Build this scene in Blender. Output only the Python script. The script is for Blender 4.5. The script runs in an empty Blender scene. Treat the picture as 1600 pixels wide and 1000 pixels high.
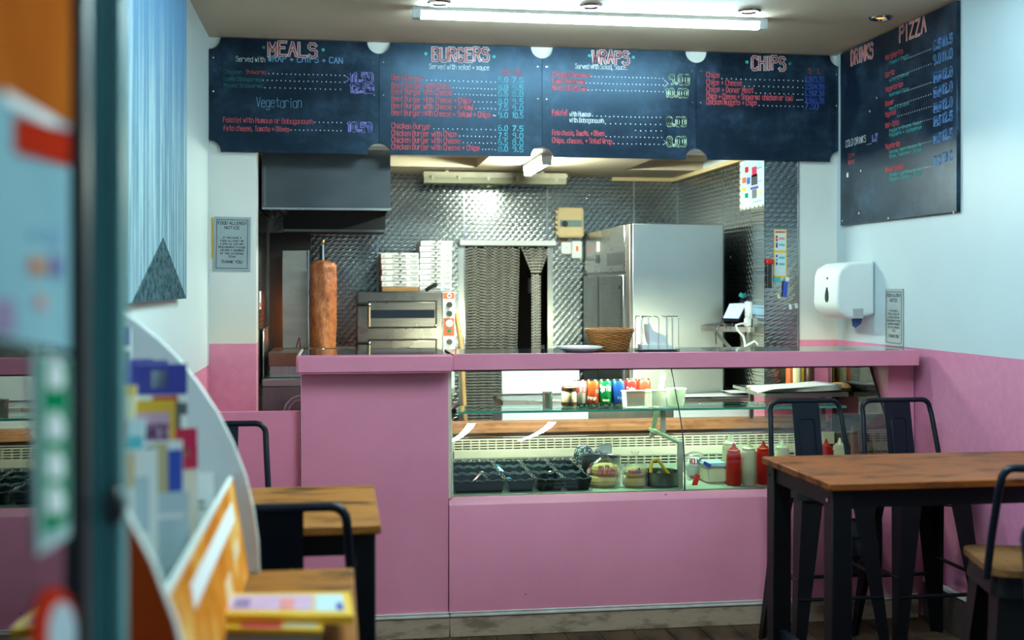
import bpy, bmesh, math, random
from mathutils import Vector, Matrix
random.seed(7)
C = bpy.context.scene.collection
PI = math.pi
R = math.radians

# ------------------------------------------------------------------ camera, world, exposure
FPX, TH, YH, EYE = 1851.6, 0.1457, 446.8, 1.45      # focal length in px of the 1600 px frame, yaw, horizon row, eye height
cs, sn = math.cos(TH), math.sin(TH)
cam_d = bpy.data.cameras.new('camera'); cam = bpy.data.objects.new('camera', cam_d); C.objects.link(cam)
cam.location = (0, 0, EYE); cam.rotation_euler = (PI/2, 0, -TH)
cam_d.sensor_width = 36; cam_d.lens = 36*FPX/1600; cam_d.shift_y = (YH-500)/1600
cam_d.clip_start = 0.05
cam_d.dof.use_dof = True; cam_d.dof.focus_distance = 5.0; cam_d.dof.aperture_fstop = 2.2
sc = bpy.context.scene; sc.camera = cam
w = bpy.data.worlds.new('world'); sc.world = w; w.use_nodes = True
w.node_tree.nodes['Background'].inputs[0].default_value = (0.42, 0.66, 0.80, 1)
w.node_tree.nodes['Background'].inputs[1].default_value = 0.32
sc.view_settings.view_transform = 'Standard'; sc.view_settings.look = 'None'
sc.view_settings.gamma = 1.0; sc.view_settings.use_curve_mapping = False
sc.view_settings.exposure = 0.5
sc.cycles.use_denoising = True
sc.cycles.max_bounces = 8; sc.cycles.transparent_max_bounces = 12
sc.cycles.caustics_reflective = False; sc.cycles.caustics_refractive = False
sc.cycles.sample_clamp_indirect = 4.0

LAMP_ROOM = 66.0     # emission of the ceiling batten over the counter
LAMP_DINING = 95.0    # battens over the tables
LAMP_KITCHEN = 190.0
LAMP_CASE = 150.0

# ------------------------------------------------------------------ where a picture point lies on a plane of the place
def PX(x, Y):
    u = (x-800)/FPX
    return Y*(sn+u*cs)/(cs-u*sn)
def PY(x, X):
    u = (x-800)/FPX
    return X*(cs-u*sn)/(sn+u*cs)
def dep(X, Y): return X*sn+Y*cs
def PZ(y, X, Y): return EYE-(y-YH)*dep(X, Y)/FPX
def at(x, y, Y):
    X = PX(x, Y); return Vector((X, Y, PZ(y, X, Y)))
def atX(x, y, X):
    Y = PY(x, X); return Vector((X, Y, PZ(y, X, Y)))
def atZ(x, y, Z):
    zc = (EYE-Z)*FPX/(y-YH); xc = (x-800)/FPX*zc
    return Vector((xc*cs+zc*sn, zc*cs-xc*sn, Z))

# ------------------------------------------------------------------ node helpers and materials
class NT:
    def __init__(s, name):
        s.m = bpy.data.materials.new(name); s.m.use_nodes = True
        s.t = s.m.node_tree; s.n = s.t.nodes; s.l = s.t.links
        s.b = s.n['Principled BSDF']; s.out = s.n['Material Output']
    def new(s, typ, **kw):
        n = s.n.new(typ)
        for k, v in kw.items(): setattr(n, k, v)
        return n
    def put(s, sock, v):
        if hasattr(v, 'is_linked') or isinstance(v, bpy.types.NodeSocket): s.l.new(v, sock)
        else: sock.default_value = v
    def math(s, op, a, b=0.0, c=0.0):
        n = s.new('ShaderNodeMath', operation=op)
        s.put(n.inputs[0], a); s.put(n.inputs[1], b); s.put(n.inputs[2], c)
        return n.outputs[0]
    def coords(s):
        tc = s.new('ShaderNodeTexCoord'); sp = s.new('ShaderNodeSeparateXYZ')
        s.l.new(tc.outputs['Object'], sp.inputs[0])
        return tc.outputs['Object'], sp.outputs
    def mapping(s, vec, scale=(1, 1, 1), loc=(0, 0, 0)):
        n = s.new('ShaderNodeMapping'); s.l.new(vec, n.inputs[0])
        n.inputs['Scale'].default_value = scale; n.inputs['Location'].default_value = loc
        return n.outputs[0]
    def noise(s, vec, scale, detail=4, rough=0.55):
        n = s.new('ShaderNodeTexNoise'); s.l.new(vec, n.inputs['Vector'])
        n.inputs['Scale'].default_value = scale; n.inputs['Detail'].default_value = detail; n.inputs['Roughness'].default_value = rough
        return n.outputs[0]
    def ramp(s, fac, stops):
        n = s.new('ShaderNodeValToRGB'); s.put(n.inputs[0], fac)
        e = n.color_ramp.elements
        while len(e) < len(stops): e.new(0.5)
        for i, (p, c) in enumerate(stops):
            e[i].position = p; e[i].color = (c[0], c[1], c[2], 1) if not isinstance(c, (int, float)) else (c, c, c, 1)
        return n.outputs[0]
    def mix(s, fac, a, b, mode='MIX'):
        n = s.new('ShaderNodeMix', data_type='RGBA', blend_type=mode)
        s.put(n.inputs[0], fac)
        for i, v in ((6, a), (7, b)):
            if isinstance(v, tuple): v = (v[0], v[1], v[2], 1)
            s.put(n.inputs[i], v)
        return n.outputs[2]
    def bump(s, h, strength=0.3, dist=0.01):
        n = s.new('ShaderNodeBump'); n.inputs['Strength'].default_value = strength; n.inputs['Distance'].default_value = dist
        s.l.new(h, n.inputs['Height']); s.l.new(n.outputs[0], s.b.inputs['Normal'])
    def fin(s, col=None, rough=0.5, metal=0.0, spec=None):
        if col is not None:
            if isinstance(col, tuple): col = (col[0], col[1], col[2], 1)
            s.put(s.b.inputs['Base Color'], col)
        s.put(s.b.inputs['Roughness'], rough); s.put(s.b.inputs['Metallic'], metal)
        if spec is not None: s.b.inputs['Specular IOR Level'].default_value = spec
        return s.m
MATS = {}
def pm(name, c1, c2=None, scale=12, rough=0.5, metal=0.0, stretch=(1, 1, 1), bump=0.0, detail=4, spec=None):
    """a paint, plastic, card or metal with a little noise in its colour"""
    if name in MATS: return MATS[name]
    t = NT(name); vec, _ = t.coords()
    c2 = c2 or tuple(c*0.86 for c in c1)
    f = t.noise(t.mapping(vec, stretch), scale, detail)
    col = t.ramp(f, [(0.3, c2), (0.7, c1)])
    if bump: t.bump(f, bump, 0.004)
    MATS[name] = t.fin(col, rough, metal, spec); return MATS[name]
def emis(name, col, strength):
    t = NT(name)
    t.b.inputs['Base Color'].default_value = (*col, 1)
    t.b.inputs['Emission Color'].default_value = (*col, 1); t.b.inputs['Emission Strength'].default_value = strength
    MATS[name] = t.m; return t.m
def glass(name, tint=(1, 1, 1), gloss=1.0, rough=0.0, base=0.03):
    """thin clear sheet: mirror reflection by Fresnel, the rest passes through"""
    t = NT(name)
    tr = t.new('ShaderNodeBsdfTransparent'); tr.inputs[0].default_value = (*tint, 1)
    gl = t.new('ShaderNodeBsdfGlossy'); gl.inputs['Roughness'].default_value = rough
    gl.inputs['Color'].default_value = (1, 1, 1, 1)
    fr = t.new('ShaderNodeFresnel'); fr.inputs[0].default_value = 1.5
    f = t.math('MULTIPLY_ADD', fr.outputs[0], gloss, base)
    mx = t.new('ShaderNodeMixShader'); t.l.new(f, mx.inputs[0]); t.l.new(tr.outputs[0], mx.inputs[1]); t.l.new(gl.outputs[0], mx.inputs[2])
    t.l.new(mx.outputs[0], t.out.inputs[0]); MATS[name] = t.m; return t.m
def milky(name, col, fac=0.5, rough=0.4):
    """translucent plastic: part clear, part diffuse"""
    t = NT(name)
    tr = t.new('ShaderNodeBsdfTransparent'); tr.inputs[0].default_value = (*[min(1, c*1.1) for c in col], 1)
    t.b.inputs['Base Color'].default_value = (*col, 1); t.b.inputs['Roughness'].default_value = rough
    mx = t.new('ShaderNodeMixShader'); mx.inputs[0].default_value = fac
    t.l.new(tr.outputs[0], mx.inputs[1]); t.l.new(t.b.outputs[0], mx.inputs[2])
    t.l.new(mx.outputs[0], t.out.inputs[0]); MATS[name] = t.m; return t.m

PINK = (0.74, 0.250, 0.365); PINK2 = (0.66, 0.215, 0.322)
WHITE = (0.78, 0.79, 0.76)
def wall_mat(name, zsplit, stain=0.0, pink=(PINK, PINK2), white=WHITE):
    t = NT(name); vec, sp = t.coords()
    n = t.noise(vec, 1.7, 3); n2 = t.noise(vec, 26, 3)
    wcol = t.ramp(n, [(0.3, tuple(c*.93 for c in white)), (0.7, white)])
    if stain:
        z = t.math('MULTIPLY', t.math('SUBTRACT', 1.48, sp[2]), stain)
        s = t.math('MULTIPLY', t.math('MAXIMUM', z, 0.0), t.noise(vec, 3.1, 3))
        s = t.math('MINIMUM', s, 0.75)
        wcol = t.mix(s, wcol, (0.72, 0.52, 0.20))
    pcol = t.ramp(n2, [(0.3, pink[1]), (0.7, pink[0])])
    e = t.math('MULTIPLY_ADD', t.math('SUBTRACT', n2, 0.5), 0.004, zsplit)
    f = t.math('GREATER_THAN', sp[2], e)
    t.bump(n2, 0.10, 0.003)
    MATS[name] = t.fin(t.mix(f, pcol, wcol), 0.42); return t.m
def pink_mat(name):
    t = NT(name); vec, sp = t.coords()
    n = t.noise(vec, 3.0, 4); n2 = t.noise(t.mapping(vec, (1, 1, 3)), 40, 3)
    col = t.ramp(n, [(0.3, PINK2), (0.7, PINK)])
    sc_ = t.noise(t.mapping(vec, (5, 5, 9)), 5, 2)               # little dark scuffs and chips
    f = t.ramp(sc_, [(0.76, 0.0), (0.80, 0.8)])
    col = t.mix(f, col, (0.14, 0.06, 0.09))
    t.bump(n2, 0.08, 0.003)
    MATS[name] = t.fin(col, 0.38); return t.m
def steel_mat(name, col=(0.42, 0.43, 0.42), rough=0.28, stretch=(60, 60, 1), dark=0.75, metal=1.0):
    t = NT(name); vec, sp = t.coords()
    n = t.noise(t.mapping(vec, stretch), 4, 3); n3 = t.noise(vec, 5, 3)
    c = t.mix(t.ramp(n, [(0.3, 0.0), (0.7, 1.0)]), tuple(x*dark for x in col), col)
    r = t.math('MULTIPLY_ADD', n3, 0.22, rough-0.08)
    t.bump(n, 0.03, 0.002)
    MATS[name] = t.fin(c, r, metal); return t.m
def emboss_mat(name, axis, col=(0.36, 0.38, 0.375)):
    """rigidized sheet: staggered slanting dimples pressed into stainless steel"""
    t = NT(name); vec, sp = t.coords()
    u = sp[axis]; v = sp[2]
    V = t.math('MULTIPLY', v, 41.0); row = t.math('FLOOR', V)
    U = t.math('ADD', t.math('MULTIPLY', u, 25.0), t.math('MULTIPLY', row, 0.5))
    fu = t.math('SUBTRACT', t.math('FRACT', U), 0.5); fv = t.math('SUBTRACT', t.math('FRACT', V), 0.5)
    a = t.math('ADD', fu, t.math('MULTIPLY', fv, -0.85))
    d = t.math('ADD', t.math('POWER', t.math('ABSOLUTE', t.math('MULTIPLY', a, 2.5)), 2.0), t.math('POWER', t.math('ABSOLUTE', t.math('MULTIPLY', fv, 2.0)), 2.0))
    h = t.math('MAXIMUM', t.math('SUBTRACT', 1.0, d), 0.0)
    n = t.noise(vec, 2.5, 3)
    t.bump(h, 0.26, 0.006)
    c = t.mix(n, tuple(x*0.78 for x in col), col)
    MATS[name] = t.fin(c, t.math('MULTIPLY_ADD', n, 0.14, 0.13), 1.0); return t.m
def rustic_wood(name, c_dark, c_mid, c_light, axis=0, k=1.0, rough=0.42):
    t = NT(name); vec, sp = t.coords()
    st = (0.9, 9, 9) if axis == 0 else (9, 0.9, 9)
    g = t.noise(t.mapping(vec, st), 4.5*k, 6, 0.65)
    b = t.noise(t.mapping(vec, (2.2, 6, 6) if axis == 0 else (6, 2.2, 6)), 1.6*k, 4, 0.6)
    col = t.ramp(g, [(0.30, c_mid), (0.52, c_light), (0.75, c_mid)])
    col = t.mix(t.ramp(b, [(0.50, 0.0), (0.66, 0.92)]), col, c_dark)
    t.bump(g, 0.12, 0.002)
    MATS[name] = t.fin(col, rough, 0.0, 0.10); return t.m
def board_mat(name):
    t = NT(name); vec, sp = t.coords()
    n = t.noise(vec, 5.5, 6, 0.7); n2 = t.noise(t.mapping(vec, (1, 1, 2.2)), 2.2, 4, 0.6)
    f = t.math('MULTIPLY', t.ramp(n, [(0.42, 0.0), (0.72, 1.0)]), t.ramp(n2, [(0.42, 0.15), (0.68, 1.0)]))
    col = t.mix(f, (0.003, 0.005, 0.012), (0.050, 0.092, 0.150))     # wiped chalk
    MATS[name] = t.fin(col, t.math('MULTIPLY_ADD', n, 0.14, 0.26), 0.0, 0.5)
    t.b.inputs['Specular Tint'].default_value = (0.40, 0.68, 1.0, 1); return t.m

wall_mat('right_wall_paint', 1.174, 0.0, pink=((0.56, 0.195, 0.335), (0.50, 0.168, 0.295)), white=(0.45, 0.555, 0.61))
wall_mat('opening_wall_paint', 1.174, 1.6, white=(0.74, 0.74, 0.70))
wall_mat('left_wall_paint', 1.075, 0.0, white=(0.70, 0.80, 0.79))
pink_mat('pink_paint')
pm('ceiling_paint', (0.68, 0.54, 0.40), (0.62, 0.485, 0.355), 2.0, 0.6)
pm('kitchen_ceiling_paint', (0.66, 0.56, 0.40), (0.58, 0.48, 0.33), 2.0, 0.55)
steel_mat('steel')
steel_mat('steel_dark', (0.22, 0.225, 0.23), 0.3)
steel_mat('steel_h', (0.45, 0.46, 0.45), 0.26, (1, 1, 60))
steel_mat('fridge_steel', (0.50, 0.52, 0.50), 0.38, (1, 1, 1.2), .92)
steel_mat('chrome', (0.75, 0.76, 0.77), 0.12, (1, 1, 1))
emboss_mat('embossed_steel_x', 0)
emboss_mat('embossed_steel_y', 1)
rustic_wood('table_wood', (0.012, 0.006, 0.005), (0.105, 0.026, 0.006), (0.21, 0.058, 0.012), 0, 1.5)
rustic_wood('light_table_wood', (0.040, 0.017, 0.006), (0.20, 0.066, 0.012), (0.34, 0.130, 0.026), 0, 1.5)
rustic_wood('seat_wood', (0.08, 0.035, 0.013), (0.13, 0.056, 0.02), (0.18, 0.082, 0.032), 1, 1.2, 0.5)
rustic_wood('floor_wood', (0.018, 0.011, 0.007), (0.055, 0.032, 0.020), (0.085, 0.052, 0.033), 1, 1.0, 0.45)
rustic_wood('raw_wood', (0.19, 0.125, 0.085), (0.34, 0.235, 0.165), (0.42, 0.30, 0.215), 0, 2.6, 0.6)
rustic_wood('ledge_wood', (0.16, 0.068, 0.03), (0.25, 0.115, 0.055), (0.29, 0.14, 0.07), 0, 2.6, 0.45)
pm('red_laminate', (0.52, 0.062, 0.010), (0.42, 0.045, 0.007), 4, 0.6, 0, (1, 1, 6), spec=.02)
pm('black_metal', (0.0045, 0.005, 0.0065), (0.0035, 0.004, 0.005), 8, 0.42, 0.0, spec=.16)
pm('navy_metal', (0.006, 0.010, 0.018), (0.005, 0.008, 0.014), 8, 0.36, 0.0, spec=.18)
pm('black_plastic', (0.012, 0.012, 0.013), None, 8, 0.35)
pm('dark_void', (0.008, 0.008, 0.009), None, 4, 0.7)
pm('white_plastic', (0.80, 0.83, 0.82), (0.75, 0.78, 0.77), 6, 0.3)
pm('white_card', (0.80, 0.81, 0.79), (0.72, 0.73, 0.71), 9, 0.55)
pm('kraft_card', (0.42, 0.22, 0.08), (0.36, 0.18, 0.06), 9, 0.6)
pm('paper_white', (0.88, 0.89, 0.88), (0.83, 0.84, 0.83), 6, 0.6)
pm('cream_metal', (0.62, 0.60, 0.44), (0.52, 0.50, 0.36), 14, 0.4)
pm('trim_white', (0.62, 0.58, 0.54), (0.50, 0.45, 0.41), 18, 0.5)
pm('dark_brown_trim', (0.055, 0.030, 0.020), (0.040, 0.022, 0.014), 12, 0.4)
pm('teal_frame', (0.055, 0.215, 0.225), (0.045, 0.175, 0.185), 6, 0.4, spec=.2)
pm('dark_frame', (0.010, 0.014, 0.017), None, 6, 0.4)
pm('orange_red', (0.62, 0.13, 0.03), (0.55, 0.10, 0.02), 6, 0.4)
pm('red_plastic', (0.62, 0.022, 0.014), (0.52, 0.016, 0.010), 6, 0.4, spec=.25)
pm('yellow_plastic', (0.75, 0.42, 0.02), None, 6, 0.35)
pm('cream_plastic', (0.80, 0.72, 0.46), (0.74, 0.66, 0.40), 6, 0.35)
pm('brown_plastic', (0.060, 0.020, 0.012), None, 6, 0.35)
pm('blue_plastic', (0.03, 0.08, 0.50), None, 6, 0.35)
pm('teal_plastic', (0.05, 0.42, 0.42), None, 6, 0.4)
pm('beige_plastic', (0.62, 0.48, 0.25), (0.56, 0.43, 0.22), 6, 0.4)
pm('grey_teal', (0.16, 0.24, 0.24), None, 6, 0.3)
pm('green_print', (0.005, 0.25, 0.10), None, 6, 0.9, spec=0.0)
pm('plaque_grey', (0.36, 0.42, 0.44), (0.30, 0.36, 0.38), 5, 0.35, 0.3)
pm('ink', (0.020, 0.030, 0.040), None, 6, 0.5)
pm('ink_grey', (0.10, 0.11, 0.12), None, 6, 0.5)
pm('wicker', (0.50, 0.20, 0.055), (0.33, 0.11, 0.028), 40, 0.5, 0, (1, 1, 2), 0.3)
pm('bun_crust', (0.78, 0.52, 0.22), (0.62, 0.36, 0.12), 9, 0.5)
pm('flatbread', (0.55, 0.30, 0.10), (0.38, 0.18, 0.05), 14, 0.6, 0, (1, 1, 1), 0.3)
pm('kitchen_white', (0.60, 0.68, 0.72), (0.54, 0.61, 0.65), 4, 0.4)
pm('blue_print', (0.035, 0.045, 0.36), (0.025, 0.030, 0.28), 7, 0.4)
pm('magenta_print', (0.62, 0.012, 0.10), None, 7, 0.4)
pm('yellow_print', (0.85, 0.50, 0.03), None, 7, 0.45)
pm('lilac_print', (0.60, 0.42, 0.58), (0.62, 0.34, 0.52), 9, 0.45)
pm('pale_blue_print', (0.55, 0.68, 0.74), (0.48, 0.60, 0.66), 7, 0.5)
pm('rack_inside', (0.56, 0.57, 0.62), (0.52, 0.53, 0.58), 4, 0.4)
pm('rack_edge', (0.78, 0.82, 0.78), None, 4, 0.4)
board_mat('chalkboard')
glass('clear_glass', (0.97, 1.0, 0.98), 1.0)
glass('shelf_glass', (0.62, 0.93, 0.84), 1.0)
glass('bag_film', (0.98, 0.98, 0.97), 0.6, 0.12, 0.015)
milky('milky_plastic', (0.78, 0.85, 0.80), 0.55)
t = NT('counter_gloss'); vec, sp = t.coords()
MATS['counter_gloss'] = t.fin(t.ramp(t.noise(vec, 30, 3), [(0.3, (0.018, 0.022, 0.028)), (0.7, (0.035, 0.042, 0.052))]), 0.06, 0.0, 0.9)
t = NT('kebab_meat'); vec, sp = t.coords()
n1 = t.noise(t.mapping(vec, (1, 1, 0.5)), 38, 5, 0.7); n2 = t.noise(vec, 150, 3)
t.bump(n1, 0.8, 0.012)
MATS['kebab_meat'] = t.fin(t.ramp(n1, [(0.28, (0.16, 0.035, 0.010)), (0.5, (0.40, 0.105, 0.026)), (0.75, (0.62, 0.25, 0.07))]), 0.32)
t = NT('patterned_film'); vec, sp = t.coords()
v_ = t.new('ShaderNodeTexVoronoi'); t.l.new(vec, v_.inputs['Vector']); v_.inputs['Scale'].default_value = 85
MATS['patterned_film'] = t.fin(t.ramp(v_.outputs['Distance'], [(0.30, (0.72, 0.78, 0.74)), (0.42, (0.08, 0.11, 0.14))]), 0.3)
t = NT('poster_orange'); vec, sp = t.coords()
n1 = t.noise(vec, 7, 4, 0.6)
MATS['poster_orange'] = t.fin(t.ramp(n1, [(0.30, (0.45, 0.10, 0.012)), (0.52, (0.66, 0.23, 0.03)), (0.68, (0.78, 0.45, 0.14)), (0.80, (0.80, 0.62, 0.36))]), 0.8, 0.0, 0.0)
t = NT('crumpled_black'); vec, sp = t.coords()
n1 = t.noise(vec, 60, 3); t.bump(n1, 0.5, 0.004)
MATS['crumpled_black'] = t.fin((0.006, 0.009, 0.014), 0.22, 0.0, 0.25)
# avenue of pale trunks and a path running to a point: brushed paint on canvas; local axes: y along the canvas, z up
t = NT('canvas_painting'); vec, sp = t.coords()
yy = sp[1]; zz = sp[2]
strk = t.noise(t.mapping(vec, (1, 26, 0.9)), 1.0, 5, 0.7); fine = t.noise(t.mapping(vec, (1, 18, 30)), 1.2, 4, 0.7)
sky = t.mix(t.ramp(zz, [(0.35, 0.0), (0.95, 1.0)]), (0.16, 0.27, 0.32), (0.13, 0.27, 0.44))
dens = t.math('MULTIPLY', t.ramp(strk, [(0.47, 0.0), (0.60, 1.0)]), t.ramp(zz, [(0.0, 1.0), (0.62, 0.9), (1.0, 0.10)]))
c = t.mix(dens, sky, (0.42, 0.56, 0.60))
dk = t.ramp(t.noise(t.mapping(vec, (1, 34, 2.2)), 1.3, 5, 0.75), [(0.55, 0.0), (0.68, 0.85)])
c = t.mix(t.math('MULTIPLY', dk, t.ramp(zz, [(0.35, 1.0), (0.9, 0.15)])), c, (0.020, 0.055, 0.075))
dist = t.math('ABSOLUTE', t.math('SUBTRACT', yy, 0.66))
tri = t.math('LESS_THAN', dist, t.math('MULTIPLY', t.math('SUBTRACT', 0.21, zz), 2.9))
c = t.mix(tri, c, t.ramp(fine, [(0.35, (0.012, 0.032, 0.040)), (0.65, (0.10, 0.16, 0.18))]))
MATS['canvas_painting'] = t.fin(c, 0.9, 0.0, 0.0)
emis('room_tube_light', (0.66, 0.97, 1.03), LAMP_ROOM)
emis('dining_tube_light', (0.66, 0.97, 1.03), LAMP_DINING)
emis('kitchen_tube_light', (0.88, 1.0, 0.84), LAMP_KITCHEN)
emis('case_tube_light', (0.90, 1.0, 0.70), LAMP_CASE)
emis('amber_lamp', (1.0, 0.42, 0.08), 1.2)
emis('pale_lamp', (0.85, 0.92, 1.0), 1.0)
emis('screen_light', (0.35, 0.62, 0.80), 0.9)
emis('switch_light', (0.9, 0.08, 0.03), 0.8)

# ------------------------------------------------------------------ mesh helpers
class MB:
    def __init__(s): s.v = []; s.f = []
    def add(s, vs, fs):
        o = len(s.v); s.v += [tuple(v) for v in vs]; s.f += [tuple(i+o for i in f) for f in fs]; return s
    def box(s, x0, x1, y0, y1, z0, z1, bev=0.0, seg=2):
        x0, x1 = min(x0, x1), max(x0, x1); y0, y1 = min(y0, y1), max(y0, y1); z0, z1 = min(z0, z1), max(z0, z1)
        if bev > 0:
            bm = bmesh.new(); bmesh.ops.create_cube(bm, size=1)
            bmesh.ops.scale(bm, vec=(x1-x0, y1-y0, z1-z0), verts=bm.verts)
            bmesh.ops.translate(bm, vec=((x0+x1)/2, (y0+y1)/2, (z0+z1)/2), verts=bm.verts)
            bmesh.ops.bevel(bm, geom=bm.edges[:], offset=min(bev, .49*min(x1-x0, y1-y0, z1-z0)), segments=seg, affect='EDGES')
            bm.verts.index_update()
            s.add([v.co[:] for v in bm.verts], [[v.index for v in f.verts] for f in bm.faces]); bm.free(); return s
        return s.hexa([(x0, y0, z0), (x1, y0, z0), (x1, y1, z0), (x0, y1, z0)], [(x0, y0, z1), (x1, y0, z1), (x1, y1, z1), (x0, y1, z1)])
    def hexa(s, a, b):
        return s.add(list(a)+list(b), [(3, 2, 1, 0), (4, 5, 6, 7), (0, 1, 5, 4), (1, 2, 6, 5), (2, 3, 7, 6), (3, 0, 4, 7)])
    def obox(s, c, size, rot=(0, 0, 0)):
        from mathutils import Euler
        M = Euler(rot).to_matrix(); c = Vector(c); h = Vector(size)/2
        p = [c+M@Vector((sx*h.x, sy*h.y, sz*h.z)) for sz in (-1, 1) for sx, sy in ((-1, -1), (1, -1), (1, 1), (-1, 1))]
        return s.hexa(p[:4], p[4:])
    def bar(s, p, q, wd, th, up=(0, 0, 1)):
        p = Vector(p); q = Vector(q); d = (q-p).normalized(); up = Vector(up)
        if abs(d.dot(up)) > 0.98: up = Vector((1, 0, 0))
        a = d.cross(up).normalized()*wd/2; b = d.cross(a).normalized()*th/2
        return s.hexa([p-a-b, p+a-b, p+a+b, p-a+b], [q-a-b, q+a-b, q+a+b, q-a+b])
    def tube(s, pts, r, n=8, closed=False, caps=True):
        pts = [Vector(p) for p in pts]; m = len(pts); rs = r if isinstance(r, (list, tuple)) else [r]*m
        tang = []
        for i in range(m):
            if closed: d = pts[(i+1) % m]-pts[i-1]
            else: d = pts[min(i+1, m-1)]-pts[max(i-1, 0)]
            tang.append(d.normalized())
        ref = Vector((0, 0, 1)) if abs(tang[0].z) < 0.9 else Vector((1, 0, 0))
        a = tang[0].cross(ref).normalized(); o = len(s.v); vs = []
        for i in range(m):
            a = (a-tang[i]*a.dot(tang[i])).normalized(); b = tang[i].cross(a)
            for k in range(n):
                t_ = 2*PI*k/n; vs.append(pts[i]+(a*math.cos(t_)+b*math.sin(t_))*rs[i])
        fs = []
        for i in range(m if closed else m-1):
            j = (i+1) % m
            for k in range(n):
                l = (k+1) % n; fs.append((i*n+k, i*n+l, j*n+l, j*n+k))
        if caps and not closed: fs += [tuple(range(n-1, -1, -1)), tuple((m-1)*n+k for k in range(n))]
        return s.add(vs, fs)
    def lathe(s, prof, c=(0, 0, 0), n=20, sx=1, sy=1):
        c = Vector(c); vs = []; fs = []; m = len(prof)
        for r, z in prof:
            for k in range(n): vs.append(c+Vector((r*sx*math.cos(2*PI*k/n), r*sy*math.sin(2*PI*k/n), z)))
        for i in range(m-1):
            for k in range(n):
                l = (k+1) % n; fs.append((i*n+k, i*n+l, (i+1)*n+l, (i+1)*n+k))
        if prof[0][0] > 1e-5: fs.append(tuple(range(n-1, -1, -1)))
        if prof[-1][0] > 1e-5: fs.append(tuple((m-1)*n+k for k in range(n)))
        return s.add(vs, fs)
    def disc(s, c, nrm, r, th, n=16):
        nrm = Vector(nrm).normalized(); c = Vector(c); return s.tube([c, c+nrm*th], r, n)
    def prism(s, poly, axis, a, b):
        m = len(poly)
        P = {'x': lambda p, t_: (t_, p[0], p[1]), 'y': lambda p, t_: (p[0], t_, p[1]), 'z': lambda p, t_: (p[0], p[1], t_)}[axis]
        return s.add([P(p, a) for p in poly]+[P(p, b) for p in poly],
                     [tuple(range(m)), tuple(range(2*m-1, m-1, -1))]+[(i, (i+1) % m, m+(i+1) % m, m+i) for i in range(m)])
    def quad(s, *p): return s.add(p, [tuple(range(len(p)))])
    def sheet(s, fn, nu, nv, th=None):
        vs = [fn(i/nu, j/nv) for j in range(nv+1) for i in range(nu+1)]
        fs = [(j*(nu+1)+i, j*(nu+1)+i+1, (j+1)*(nu+1)+i+1, (j+1)*(nu+1)+i) for j in range(nv) for i in range(nu)]
        return s.add(vs, fs)
    def ball(s, c, r, nu=14, nv=9, noise=0.0):
        r = r if isinstance(r, (tuple, list)) else (r, r, r); c = Vector(c)
        prof = []
        vs = []; fs = []
        for j in range(1, nv):
            ph = PI*j/nv
            for i in range(nu):
                th_ = 2*PI*i/nu; k = 1+random.uniform(-noise, noise)
                vs.append(c+Vector((r[0]*math.sin(ph)*math.cos(th_)*k, r[1]*math.sin(ph)*math.sin(th_)*k, r[2]*math.cos(ph)*k)))
        vs += [c+Vector((0, 0, r[2])), c-Vector((0, 0, r[2]))]; T = len(vs)-2
        for j in range(nv-2):
            for i in range(nu): fs.append((j*nu+i, (j+1)*nu+i, (j+1)*nu+(i+1) % nu, j*nu+(i+1) % nu))
        for i in range(nu): fs += [(T, i, (i+1) % nu), (T+1, (nv-2)*nu+(i+1) % nu, (nv-2)*nu+i)]
        return s.add(vs, fs)

def root_loc(o):
    v = Vector((0, 0, 0))
    while o is not None: v = v+o.location; o = o.parent
    return v
def link(name, mesh, material, parent=None):
    o = bpy.data.objects.new(name, mesh); C.objects.link(o)
    if material is not None and not mesh.materials: mesh.materials.append(MATS[material] if isinstance(material, str) else material)
    if parent is not None: o.parent = parent
    return o
def obj(name, mb, material, parent=None, local=False, smooth=True, solid=0.0, subsurf=0, origin=None):
    off = Vector((0, 0, 0)) if (local or parent is None) else root_loc(parent)
    if origin is not None: off = Vector(origin)
    me = bpy.data.meshes.new(name); me.from_pydata([Vector(v)-off for v in mb.v], [], mb.f); me.validate()
    bm = bmesh.new(); bm.from_mesh(me); bmesh.ops.recalc_face_normals(bm, faces=bm.faces[:]); bm.to_mesh(me); bm.free()
    if smooth:
        me.polygons.foreach_set('use_smooth', [True]*len(me.polygons)); me.set_sharp_from_angle(angle=R(38))
    o = link(name, me, material, parent)
    if origin is not None: o.location = origin
    if solid: m = o.modifiers.new('thickness', 'SOLIDIFY'); m.thickness = solid; m.offset = 0
    if subsurf: m = o.modifiers.new('smoothing', 'SUBSURF'); m.levels = subsurf; m.render_levels = subsurf
    return o
def tag(o, label=None, cat=None, group=None, kind=None):
    if label: o['label'] = label
    if cat: o['category'] = cat
    if group: o['group'] = group
    if kind: o['kind'] = kind
    return o
def thing(name, label, cat, loc=(0, 0, 0), rotz=0.0, group=None):
    o = bpy.data.objects.new(name, None); C.objects.link(o); o.location = loc; o.rotation_euler = (0, 0, rotz)
    o.empty_display_size = 0.05
    return tag(o, label, cat, group)
def struct(name, mb, material, parent=None, **kw):
    o = obj(name, mb, material, parent, **kw)
    if parent is None: o['kind'] = 'structure'
    return o
def copy_tree(o, loc=None, rotz=None, label=None, parent=None):
    c = o.copy(); C.objects.link(c); c.parent = parent
    if loc is not None: c.location = loc
    if rotz is not None: c.rotation_euler = (0, 0, rotz)
    if label: c['label'] = label
    for ch in o.children: copy_tree(ch, parent=c)
    return c

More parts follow.
